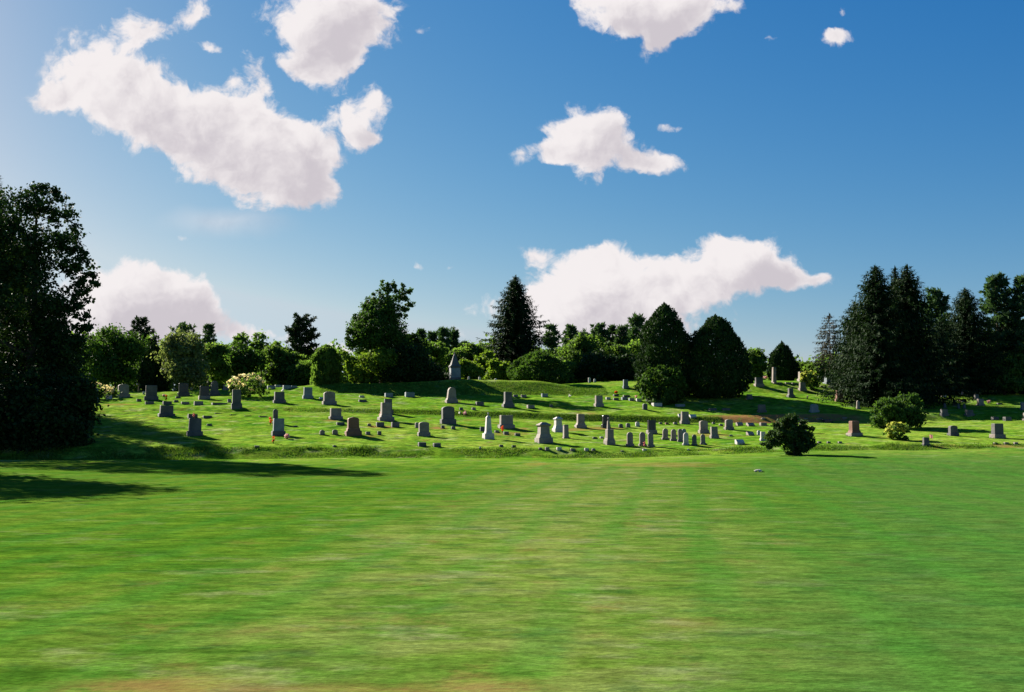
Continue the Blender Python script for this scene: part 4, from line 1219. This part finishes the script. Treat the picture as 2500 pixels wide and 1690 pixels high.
def pine(name, label, u, vt, Y, halfpx, seed=1, mat="l_pine", zb=.25, group=None, tuft=.55, whorl=.95, wide=.5, dens=1.0, shape=1.0):
    """white pine: separate, slightly rising plates of needle tufts with gaps between"""
    g = np.random.default_rng(seed)
    x, _, zt = at(u, vt, Y); z0 = hz(x, Y); h = zt - z0; Rb = halfpx * Y / FPX
    root = empty(name, (x, Y, z0)); tag(root, label, "tree", group)
    Cs, As, Bs = [], [], []
    limbs = []
    z = h * zb
    while z < h - .3:
        t = (z - h * zb) / (h * (1 - zb))
        prof = ((1 - t) ** .75) * shape + (1 - shape) * math.sqrt(max(0, 1 - (2 * t - .75) ** 2 / 1.7))
        nb = max(3, int((4 + 3 * (1 - t)) * dens))
        ph = g.random() * 6.28
        for k in range(nb):
            a = ph + 6.283 * k / nb + g.normal() * .35
            L = (Rb * prof + .25) * (.62 + .5 * g.random())
            d = np.array([math.cos(a), math.sin(a), 0.0]); side = np.array([-d[1], d[0], 0])
            rise = .10 + .45 * t + g.normal() * .06
            zb_ = z + g.normal() * .12
            if L > .8: limbs.append((d[0] * L * .7, d[1] * L * .7, zb_ + L * .7 * rise))
            nt = max(2, int(L / .42))
            for q in range(nt):
                s = .25 + .75 * (q + g.random()) / nt
                for sgn in ((0,) if s > .85 else (-1, 1)):
                    c = d * L * s + side * sgn * L * .24 * (1 - .6 * s) * (.5 + g.random()) + np.array([0, 0, zb_ + L * s * rise + .15 * s * s])
                    m = 17
                    v = unit(g.normal(size=(m, 3)) + d * .6 + np.array([0, 0, .55]))
                    ln = tuft * (.6 + .6 * g.random(m))
                    A = v * ln[:, None] * .5
                    Cs.append(c + A + g.normal(size=(m, 3)) * .07); As.append(A)
                    Bs.append(unit(np.cross(A, g.normal(size=(m, 3)))) * tuft * .16)
        z += whorl * (.7 + .5 * g.random()) * (1.1 - .45 * t)
    m = 40
    C = np.stack([g.normal(size=m) * .16, g.normal(size=m) * .16, h - 1.0 * g.random(m)], 1)
    A = unit(np.stack([g.normal(size=m) * .7, g.normal(size=m) * .7, np.ones(m)], 1)) * tuft * .5
    Cs.append(C); As.append(A); Bs.append(unit(np.cross(A, g.normal(size=(m, 3)))) * tuft * .12)
    leaves_mesh("crown", np.concatenate(Cs), np.concatenate(As), np.concatenate(Bs), M[mat], root)
    trunk_mesh(root, h * .96, max(.14, h * .018), limbs[::5])
    return root


def egg_tree(name, label, u, vt, vb, Y, halfpx, n, size, seed, mat="l_yew", pts=None, group=None, cat="tree", bumps=.12, lay=.3, up=.9):
    """dense clipped-looking evergreen: leaf shells over a lumpy body of revolution with outline pts (height fraction, width fraction)"""
    g = np.random.default_rng(seed)
    x, _, zt = at(u, vt, Y); z0 = hz(x, Y); h = zt - z0; Rb = halfpx * Y / FPX
    zb = max(-.1, at(u, vb, Y)[2] - z0)
    root = empty(name, (x, Y, z0)); tag(root, label, cat, group)
    pts = np.array(pts or [(0, .72), (.12, .92), (.3, 1.0), (.5, .93), (.68, .76), (.84, .5), (.95, .24), (1, .02)])
    # sample heights by circumference
    tt = np.linspace(0, 1, 200); rr = np.interp(tt, pts[:, 0], pts[:, 1])
    pr = rr + .05; pr /= pr.sum()
    t = g.choice(tt, n, p=pr) + g.random(n) / 200
    t = np.clip(t, 0, 1)
    a = g.random(n) * 6.283
    k = vnoise(a * 2.2 + 17 * seed, t * h * 1.1, 0) * bumps + vnoise(a * 5.0 + 5, t * h * 2.4, 1) * bumps * .6
    k = np.clip(k, -.3, .22)
    r = Rb * np.interp(t, pts[:, 0], pts[:, 1]) * (1 + k) - lay * np.abs(g.normal(size=n))
    r = np.maximum(r, 0)
    C = np.stack([r * np.cos(a), r * np.sin(a), zb + (h - zb) * t], 1) + g.normal(size=(n, 3)) * .05
    out = np.stack([np.cos(a), np.sin(a), np.zeros(n)], 1)
    A = unit(out * .55 + np.array([0, 0, up]) + g.normal(size=(n, 3)) * .4)
    B = unit(np.cross(A, out + g.normal(size=(n, 3)) * .7))
    s = size * (.6 + .8 * g.random(n))[:, None]
    leaves_mesh("crown", C, A * s * .5, B * s * .3, M[mat], root)
    trunk_mesh(root, h * .8, max(.1, h * .018))
    return root


# --- the big dark group at the west edge
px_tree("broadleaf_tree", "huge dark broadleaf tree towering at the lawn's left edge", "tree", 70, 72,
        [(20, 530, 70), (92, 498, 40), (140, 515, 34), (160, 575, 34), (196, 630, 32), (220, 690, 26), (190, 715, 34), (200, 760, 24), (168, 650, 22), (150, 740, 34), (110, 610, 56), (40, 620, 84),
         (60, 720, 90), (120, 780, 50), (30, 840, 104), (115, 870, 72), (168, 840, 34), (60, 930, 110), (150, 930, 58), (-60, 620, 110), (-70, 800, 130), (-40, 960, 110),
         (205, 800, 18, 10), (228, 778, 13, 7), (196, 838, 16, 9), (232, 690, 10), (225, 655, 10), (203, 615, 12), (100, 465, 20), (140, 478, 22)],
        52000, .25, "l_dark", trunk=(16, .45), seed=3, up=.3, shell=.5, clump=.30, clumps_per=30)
spruce("spruce_tree", "dark spruce behind the huge broadleaf tree, only its tip clear", -8, 425, 84, 130, seed=5, zb=.2)
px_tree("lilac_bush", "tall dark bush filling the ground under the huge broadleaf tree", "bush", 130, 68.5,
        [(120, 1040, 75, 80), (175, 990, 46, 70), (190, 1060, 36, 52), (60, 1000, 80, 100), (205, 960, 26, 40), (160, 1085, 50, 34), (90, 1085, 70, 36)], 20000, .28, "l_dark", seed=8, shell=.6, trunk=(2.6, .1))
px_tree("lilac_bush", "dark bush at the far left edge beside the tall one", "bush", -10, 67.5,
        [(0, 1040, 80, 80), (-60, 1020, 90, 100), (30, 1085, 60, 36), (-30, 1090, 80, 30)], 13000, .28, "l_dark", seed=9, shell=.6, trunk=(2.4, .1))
spruce("spruce_tree", "slim dark spruce just behind the huge broadleaf tree, half hidden in its crown", 142, 718, 84, 56, seed=10, zb=.02, dens=1.2, power=.6)
# a tree beyond the west edge whose shadow tip falls on the lawn
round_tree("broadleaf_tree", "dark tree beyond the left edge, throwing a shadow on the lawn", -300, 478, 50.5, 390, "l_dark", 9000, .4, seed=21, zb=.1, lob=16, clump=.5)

spruce("spruce_tree", "dark spruce hidden deep behind the huge broadleaf tree's middle", 70, 600, 90, 84, seed=6, zb=.02, dens=1.3, power=.6)
spruce("spruce_tree", "dark spruce deep behind the huge broadleaf tree's trunk", 30, 560, 95, 110, seed=7, zb=.02, dens=1.2, power=.6)
# --- row behind the western graves
g_bk = "trees along the back of the cemetery"
pine("pine_tree", "dark layered pine with pointed crown, first along the left-hand tree line", 345, 774, 150, 62, seed=31, group=g_bk, zb=.30, mat="l_con", shape=1.0)
pine("pine_tree", "distant pine top above the pale round tree", 448, 789, 165, 46, seed=32, group=g_bk, zb=.35, shape=.6)
pine("pine_tree", "small distant pine top just past the pale round tree", 511, 794, 165, 26, seed=33, group=g_bk, zb=.3, shape=.8)
pine("pine_tree", "broad dark pine with ragged tiered crown between cedar and airy trees", 738, 779, 140, 62, seed=34, group=g_bk, zb=.10, mat="l_con", shape=.55, dens=1.1)
round_tree("broadleaf_tree", "dark green rounded tree behind the tan headstone and cream bush", 285, 808, 126, 160, "l_mid", 10000, .36, seed=41, group=g_bk, zb=.02)
round_tree("broadleaf_tree", "shadowy tree next to the huge tree's edge behind the cream bush", 215, 800, 130, 110, "l_dark", 7000, .4, seed=42, group=g_bk)
egg_tree("cedar_tree", "black narrow evergreen between the dark green tree and the pale round one", 378, 838, 968, 120, 34, 6000, .34, 43, mat="l_con", group=g_bk)
round_tree("broadleaf_tree", "pale grey-green round tree behind the black headstones", 452, 812, 116, 140, "l_pale", 11000, .34, seed=44, group=g_bk, zb=.08)
round_tree("broadleaf_tree", "dark tree merging with the pale round tree's shaded side", 528, 822, 124, 96, "l_dec", 6000, .38, seed=45, group=g_bk)
round_tree("broadleaf_tree", "thin airy tree, sky showing through, left of the ragged pine's gap", 570, 803, 136, 74, "l_dec", 2300, .40, seed=46, group=g_bk, zb=.2, lob=9)
round_tree("broadleaf_tree", "second thin airy tree, beside the first, nearer the ragged pine", 640, 808, 138, 80, "l_dec", 2500, .40, seed=47, group=g_bk, zb=.2, lob=9)
round_tree("broadleaf_tree", "low rounded tree under the thin airy trees", 592, 830, 128, 104, "l_mid", 6500, .36, seed=48, group=g_bk, zb=.05)
round_tree("broadleaf_tree", "low tree just left of the ragged pine's trunk", 692, 836, 130, 82, "l_dec", 6000, .38, seed=49, group=g_bk, zb=.05)
round_tree("broadleaf_tree", "thicket tree under the ragged pine, toward the columnar cedar", 742, 886, 127, 84, "l_dec", 6500, .38, seed=50, group=g_bk, zb=.03)
round_tree("broadleaf_tree", "taller loose tree beside the second airy one, left of the ragged pine", 668, 815, 133, 70, "l_dec", 4200, .36, seed=55, group=g_bk, zb=.1, lob=11)
egg_tree("cedar_tree", "columnar cedar with a lit side behind the round-shouldered headstone", 797, 843, 975, 111, 37, 9000, .30, 51, mat="l_dec", group=g_bk, bumps=.18,
         pts=[(0, .8), (.15, 1.0), (.45, .95), (.7, .85), (.88, .6), (.97, .3), (1, .05)])
px_tree("hydrangea_bush", "creamy white flowering bush behind the tall dark headstone", "bush", 605, ground_at(605, 969)[1],
        [(605, 945, 44, 24), (580, 938, 22, 18), (610, 925, 22, 16), (640, 950, 22, 16), (600, 962, 36, 10)], 2600, .22, "l_dec", seed=61, trunk=(.9, .06), clump=.2)
px_tree("hydrangea_bush", "cream flowering bush at the edge of the dark trees", "bush", 240, 104,
        [(240, 958, 40, 20), (215, 958, 18, 16), (265, 960, 18, 14), (235, 944, 20, 12)], 2200, .22, "l_dec", seed=62, trunk=(.8, .06), clump=.2)


def blossoms_on(root, L_px, Y, u, n, size, mat, seed, name="blossoms"):
    g = np.random.default_rng(seed)
    x0 = at(u, HORIZON, Y)[0]; z0 = hz(x0, Y)
    L = []
    for p in L_px:
        X, _, Z = at(p[0], p[1], Y)
        rx = p[2] * Y / FPX; rz = p[3] * Y / FPX
        L.append((X - x0, -.1, Z - z0, rx, rx * .8, rz))
    C, A, B, _ = lobed_leaves(g, L, n, size, .8, .12, .07, 9)
    leaves_mesh(name, C, A, B, M[mat], [c for c in root.children if c.name.startswith("foliage")][0])


def last(name):
    return [o for o in COL.objects if o.name.split(".")[0] == name and o.parent is None][-1]


hyd = [o for o in COL.objects if o.name.split(".")[0] == "hydrangea_bush" and o.parent is None]
blossoms_on(hyd[0], [(600, 936, 44, 22), (580, 934, 20, 14), (615, 922, 18, 10)], ground_at(605, 969)[1], 605, 1100, .23, "l_cream", 63)
blossoms_on(hyd[1], [(238, 946, 38, 12), (215, 952, 16, 12), (262, 955, 18, 10)], 104, 240, 1000, .23, "l_cream", 64)

# --- the mound
px_tree("broadleaf_tree", "tall shaggy tree with spiky leaning top on the mound", "tree", 930, 114,
        [(925, 805, 56, 46), (890, 800, 32, 40), (955, 805, 36, 40), (925, 752, 34, 28), (952, 752, 30, 26), (900, 765, 22, 24), (872, 785, 12, 20), (938, 716, 16, 18), (966, 722, 18, 16),
         (990, 722, 8, 14), (1000, 708, 3, 10), (984, 702, 4, 12), (962, 700, 5, 14), (934, 694, 4, 14), (946, 700, 4, 10), (914, 724, 7, 18), (898, 742, 6, 16), (1000, 742, 12, 4), (992, 756, 14, 4), (985, 770, 12, 4),
         (862, 822, 16, 34), (965, 838, 36, 30), (895, 838, 46, 30), (852, 836, 8, 16), (990, 728, 10, 3)],
        26000, .26, "l_mid", trunk=(8.5, .30), seed=71, shell=.55, clump=.24, up=.2)
px_tree("ivy_bush", "bright ivy-covered bush in sun at the foot of the shaggy tree", "bush", 905, 111.5,
        [(895, 900, 34, 34), (925, 880, 34, 26), (950, 872, 26, 16), (875, 900, 24, 30), (870, 925, 20, 14), (900, 925, 30, 12), (915, 862, 20, 10), (850, 880, 20, 20)], 8000, .30, "l_light", seed=72, trunk=(2.4, .1), clump=.24)
px_tree("dark_bush", "black mass of bush spreading from the shaggy tree toward the monument", "bush", 1010, 112.5,
        [(985, 890, 50, 46), (1030, 905, 40, 30), (1060, 912, 30, 20), (1085, 922, 16, 10), (960, 905, 40, 34), (1015, 880, 34, 30), (1000, 925, 70, 12)], 11000, .32, "l_dark", seed=73, trunk=(2.0, .12), shell=.6)
round_tree("broadleaf_tree", "dark rounded tree behind the black bush on the mound", 1005, 815, 124, 80, "l_dark", 6000, .38, seed=74, group=g_bk, zb=.02)
spruce("spruce_tree", "tall lone spruce standing clear on the skyline past the monument", 1258, 673, 134, 98, seed=75, zb=.10, power=.72, dens=1.35, droop=.18, irregular=.2, step=.36, spray=.8)
# trees between shaggy tree and yews
for i, (u, vt, Y, hp, lb, shp, mt) in enumerate([
    (1029, 804, 170, 20, "small far pine tip just past the dark rounded tree", .9, "l_pine"),
    (1056, 812, 168, 26, "far pine with a flat top, second past the dark rounded tree", .5, "l_pine"),
    (1084, 803, 166, 24, "far pine with upswept branches, first above the spired monument", .8, "l_pine"),
    (1108, 799, 168, 26, "far pine with a spiky crown, second above the spired monument", .8, "l_pine"),
    (1132, 835, 170, 22, "little far pine right of the spiky ones, before the tall spruce", .8, "l_pine"),
    (1345, 792, 165, 30, "far pine with upswept top right behind the tall spruce's edge", .7, "l_pine"),
    (1392, 794, 168, 28, "far pine with feathery top, second past the tall spruce", .7, "l_pine"),
    (1426, 803, 170, 22, "far narrow pine tip, third past the tall spruce", .9, "l_pine"),
    (1462, 790, 170, 32, "far bushy pine, fourth past the tall spruce", .6, "l_pine"),
    (1494, 797, 172, 24, "far pine, fifth past the tall spruce, partly merged", .7, "l_pine"),
    (1520, 796, 170, 28, "far pine just short of the open-crowned one by the yews", .6, "l_pine"),
    (1556, 777, 165, 32, "open-crowned far pine touching the pointed yew", .45, "l_pine")]):
    pine("pine_tree", lb, u, vt, Y, hp, seed=80 + i, group=g_bk, zb=.25, shape=shp, mat=mt, tuft=.75, whorl=1.2)
for i, (u, vt, Y, w, mt, n, lb) in enumerate([
    (1060, 838, 135, 90, "l_dec", 7000, "mid green tree behind the monument's sunny side"),
    (1040, 868, 126, 60, "l_light", 4000, "bright green small tree just behind the monument"),
    (1150, 838, 132, 90, "l_dec", 7000, "mid green tree between monument and tall spruce"),
    (1185, 845, 126, 50, "l_light", 4500, "slim bright tree against the tall spruce's base"),
    (1215, 880, 122, 70, "l_light", 4500, "yellowish green bush-like tree at the tall spruce's foot"),
    (1330, 838, 150, 110, "l_dec", 7000, "dark green tree crown behind the spruce's lower branches"),
    (1410, 822, 136, 120, "l_dec", 9000, "large mid green tree past the mound's end"),
    (1470, 818, 138, 110, "l_dec", 9000, "large round tree with yellowish crown beside the pointed yew"),
    (1530, 830, 136, 110, "l_dec", 8000, "green tree half behind the pointed yew"),
    (1440, 868, 128, 110, "l_dark", 8000, "dark low tree under the large mid green one"),
    (1520, 872, 128, 100, "l_dark", 7000, "dark low tree beside the pointed yew's foot"),
    (1380, 880, 126, 60, "l_dec", 5000, "low green tree beside the rounded dark bush")]):
    round_tree("broadleaf_tree", lb, u, vt, Y, w, mt, n, .38, seed=100 + i, group=g_bk, zb=.03)
egg_tree("dark_bush", "rounded dark bush with a lit side behind the mound's end", 1312, 858, 938, 117, 68, 9000, .32, 120, mat="l_mid", cat="bush", bumps=.2, up=.5)
round_tree("broadleaf_tree", "yellow-green bush-like tree just behind the mound's crest", 1150, 882, 119, 70, "l_light", 4000, .3, seed=121, group=g_bk, zb=.0)

# --- the two yews and the leafy bush
egg_tree("yew_tree", "tall pointed black yew, taller of the touching two", 1622, 742, 978, 102.5, 68, 26000, .26, 131,
         pts=[(0, .75), (.1, .95), (.3, 1.0), (.5, .98), (.65, .88), (.78, .68), (.9, .40), (.97, .2), (1, .03)], bumps=.12, lay=.4)
egg_tree("yew_tree", "broad rounded black yew beside the tall pointed one", 1746, 772, 972, 101.5, 78, 28000, .26, 132,
         pts=[(0, .55), (.08, .82), (.2, 1.0), (.4, 1.0), (.58, .90), (.75, .70), (.88, .48), (.96, .28), (1, .05)], bumps=.12, lay=.4)
px_tree("leafy_bush", "leafy bush with sunlit side in front of the tall pointed yew", "bush", 1612, 98.5,
        [(1600, 935, 30, 26), (1576, 930, 16, 24), (1640, 922, 26, 26), (1588, 962, 22, 22), (1632, 965, 36, 22), (1605, 982, 28, 10), (1618, 905, 16, 12), (1655, 984, 18, 9), (1662, 940, 14, 20), (1590, 908, 10, 10)], 8500, .24, "l_mid", seed=133, trunk=(1.6, .1), clump=.22)

# --- right side of the crest
round_tree("broadleaf_tree", "round green tree on the crest just past the broad yew", 1842, 850, 122, 76, "l_dec", 6000, .32, seed=141, zb=.02)
egg_tree("cedar_tree", "dark rounded evergreen behind the thin skyline pillar", 1909, 836, 936, 119, 34, 9000, .28, 142, bumps=.12)
round_tree("broadleaf_tree", "low green tree at the skyline behind the tan crest headstone", 1960, 877, 125, 70, "l_dec", 5000, .32, seed=143, zb=.0)
round_tree("broadleaf_tree", "low green tree under the bare-branched spruce", 2000, 880, 122, 60, "l_dec", 4500, .32, seed=144, zb=.0)
spruce("spruce_tree", "thin half-dry spruce with bare lower branches at the edge of the spruce stand", 2024, 768, 116, 46, seed=145, mat="l_dry", dens=1.0, bare=.3, zb=.25, power=.5, droop=.2, bark="greybark", spray=.5)
px_tree("hydrangea_bush", "bright yellow-green bush on the crest in front of the tan headstone", "bush", 1980, ground_at(1980, 951)[1],
        [(1980, 925, 20, 18), (1970, 920, 14, 13), (1992, 925, 13, 18), (1978, 942, 18, 10), (1990, 940, 12, 10)], 1700, .24, "l_dec", seed=146, trunk=(.8, .06), clump=.16)
blossoms_on(last("hydrangea_bush"), [(1974, 920, 20, 16), (1966, 926, 12, 14)], ground_at(1980, 951)[1], 1980, 800, .26, "l_lime", 147)
g_sp = "spruces standing together on the right slope"
spruce("spruce_tree", "tallest double-topped spruce's left-hand stem in the right-hand stand", 2136, 648, 101, 128, seed=151, group=g_sp, power=.72, dens=1.2, droop=.16, spray=.75, irregular=.16)
spruce("spruce_tree", "spruce with its tip right in the middle of the right-hand stand", 2184, 652, 104, 84, seed=152, group=g_sp, power=.8, dens=1.1, droop=.16, spray=.75)
spruce("spruce_tree", "tall spruce forming the right-hand tip of the tall stand", 2214, 645, 103, 118, seed=153, group=g_sp, power=.72, dens=1.15, droop=.16, spray=.75)
spruce("spruce_tree", "shorter spruce behind the tall stand's left-hand skirts", 2086, 738, 110, 88, seed=154, group=g_sp, power=.7, dens=1.1, droop=.2)
spruce("spruce_tree", "low spruce skirt at the front of the tall stand", 2140, 790, 98, 132, seed=155, group=g_sp, power=.6, dens=1.2, droop=.2, zb=.02)
pine("pine_tree", "lighter pine showing behind the tall spruces' right-hand side", 2282, 712, 122, 66, seed=156, zb=.2, shape=.75, dens=1.2)
spruce("spruce_tree", "dense black spruce right of the lighter pine", 2356, 704, 116, 92, seed=157, power=.62, dens=1.5, droop=.12, irregular=.1, step=.3)
pine("pine_tree", "tall pine near the right edge beside the dense black spruce", 2430, 676, 120, 66, seed=158, zb=.12, shape=.7, dens=1.25)
pine("pine_tree", "tall pine right at the right edge", 2500, 672, 118, 66, seed=159, zb=.12, shape=.7, dens=1.25)
spruce("spruce_tree", "dark spruce filling the gap between the stand and the dense black one", 2300, 780, 114, 90, seed=160, power=.6, dens=1.2)
spruce("spruce_tree", "dark spruce low between the two tall pines", 2455, 770, 122, 90, seed=161, power=.6, dens=1.2)
px_tree("broadleaf_tree", "spreading green tree low under the right edge pines", "tree", 2455, 116,
        [(2420, 915, 30, 20), (2455, 900, 36, 22), (2490, 890, 36, 28), (2400, 935, 26, 14), (2440, 935, 44, 16), (2490, 935, 40, 18), (2425, 892, 16, 10)], 9000, .30, "l_dec", trunk=(3.0, .16), seed=162, clump=.26)
# weeping bush and flowering bush below the spruces
px_tree("weeping_bush", "grey-green weeping bush below the spruces", "bush", 2195, ground_at(2195, 1046)[1],
        [(2165, 1000, 36, 26), (2215, 990, 40, 24), (2150, 1015, 24, 26), (2195, 1015, 50, 28), (2235, 1015, 26, 28), (2180, 1035, 44, 14), (2225, 975, 22, 12)], 11000, .22, "l_mid", seed=171, trunk=(1.2, .09), droop=.9, clump=.2)
px_tree("hydrangea_bush", "lime and cream flowering bush below the weeping bush", "bush", 2190, ground_at(2190, 1074)[1],
        [(2190, 1052, 25, 20), (2175, 1055, 16, 16), (2205, 1050, 14, 18), (2195, 1068, 22, 8)], 1900, .15, "l_dec", seed=172, trunk=(.6, .05), clump=.12)
blossoms_on(last("hydrangea_bush"), [(2184, 1048, 22, 18), (2174, 1054, 14, 14), (2198, 1044, 16, 12)], ground_at(2190, 1074)[1], 2190, 1000, .18, "l_lime", 173)
# the lone bush on the lawn
px_tree("juniper_bush", "lone dark feathery bush on the lawn's far edge", "bush", 1937, 58,
        [(1935, 1062, 42, 34), (1950, 1080, 34, 30), (1915, 1050, 30, 26), (1925, 1035, 24, 18), (1900, 1068, 28, 20), (1885, 1080, 16, 8), (1938, 1104, 18, 16), (1962, 1052, 20, 22), (1970, 1080, 16, 16),
         (1930, 1022, 16, 8), (1912, 1028, 10, 8), (1950, 1106, 12, 10), (1935, 1120, 9, 8), (1875, 1070, 9, 5), (1976, 1065, 8, 8), (1870, 1085, 10, 4), (1880, 1092, 12, 3), (1890, 1040, 8, 5), (1985, 1085, 8, 4), (1944, 1014, 6, 6), (1925, 1016, 5, 6), (1980, 1045, 6, 5), (1960, 1030, 8, 7)],
        13000, .15, "l_jun", seed=181, trunk=(1.9, .08), clump=.13, shell=.7, up=.6)

# --- the wood behind everything, read as one mass
g = np.random.default_rng(300)
Cs, As, Bs = [], [], []
for k in range(260):
    u = -300 + 3100 * (k + g.random()) / 260; bump = 26 * g.random() ** 2
    Y = 178 + 26 * g.random()
    top = np.interp(u, [-300, 200, 500, 700, 820, 1000, 1250, 1500, 1700, 1850, 1960, 2100, 2300, 2800], [820, 835, 856, 862, 868, 862, 850, 850, 880, 900, 898, 880, 850, 830])
    x, _, zt = at(u, top + 9 * g.normal() - bump, Y); z0 = hz(x, Y)
    r = 2.2 + 1.8 * g.random()
    L = [(x, Y, z0 + (zt - z0) * .3, r * 1.2, r, (zt - z0) * .35), (x + g.normal() * .8, Y, zt - r * .7, r * .9, r * .8, r * .7)]
    C, A, B, _ = lobed_leaves(g, L, 420, .8, .35, .5, .5, 20)
    Cs.append(C); As.append(A); Bs.append(B)
wood = leaves_mesh("distant_wood", np.concatenate(Cs), np.concatenate(As), np.concatenate(Bs), M["l_dec"], None)
tag(wood, "dark green wood closing the view behind the cemetery trees", None, kind="stuff")

# --- rough, unmown grass on the banks and around the stones
def blades(name, X, Y, hgt, wid, mat, label, seed):
    g = np.random.default_rng(seed)
    n = len(X)
    Z = H(X, Y)
    a = g.random(n) * 6.283
    w = wid * (.6 + .8 * g.random(n)); h = hgt * (.5 + .9 * g.random(n))
    lean = np.stack([g.normal(size=n) * .45, g.normal(size=n) * .45], 1) * h[:, None]
    V = np.empty((n, 3, 3))
    V[:, 0] = np.stack([X - w * np.cos(a), Y - w * np.sin(a), Z - .02], 1)
    V[:, 1] = np.stack([X + w * np.cos(a), Y + w * np.sin(a), Z - .02], 1)
    V[:, 2] = np.stack([X + lean[:, 0], Y + lean[:, 1], Z + h], 1)
    o = mesh_np(name, V.reshape(-1, 3), np.arange(3 * n).reshape(n, 3), mat)
    tag(o, label, None, kind="stuff")


M["l_grass"] = leaf_material("rough_grass", [(.030, .085, .009), (.060, .125, .014), (.115, .150, .030)], 0.4, 0.8, 0.1)
g = np.random.default_rng(400)


def band(n, y0, y1, u0, u1):
    y = y0 + (y1 - y0) * g.random(n)
    return ((u0 + (u1 - u0) * g.random(n)) - CU) / FPX * y, y


X1, Y1 = band(52000, 64.4, 67.3, -150, 2650)
X2, Y2 = band(30000, 89.0, 91.0, 700, 1760)
k2 = g.random(len(X2)) < np.clip(((X2 / Y2 * FPX + CU) - 640) / 420, .08, 1)
X2, Y2 = X2[k2], Y2[k2]
X3, Y3 = band(26000, 105.4, 109.5, 780, 1480)
keep = vnoise(X1 / 2.5, Y1 / .7, 2) + .6 * vnoise(X1 / .8, Y1 / .5, 0) > -.35
blades("rough_grass", np.concatenate([X1[keep], X2, X3]), np.concatenate([Y1[keep], Y2, Y3]), np.concatenate([.10 * np.clip(1 + .55 * vnoise(X1[keep] / 1.7, Y1[keep] / 1.2, 1), .35, 2.2), np.full(len(X2), .12), np.full(len(X3), .10)]), .022, M["l_grass"], "darker unmown grass on the banks between the terraces", 401)
sx, sy = [], []
for (x, y, w) in STONE_AT:
    m = int(26 + 40 * w)
    a = g.random(m) * 6.283; r = w * (.52 + .10 * np.abs(g.normal(size=m)))
    sx.append(x + r * np.cos(a)); sy.append(y + .75 * r * np.sin(a))
sx, sy = np.concatenate(sx), np.concatenate(sy)
blades("grass_tufts", sx, sy, np.full(len(sx), .09), .02, M["l_grass"], "short grass left uncut round the foot of the stones", 402)
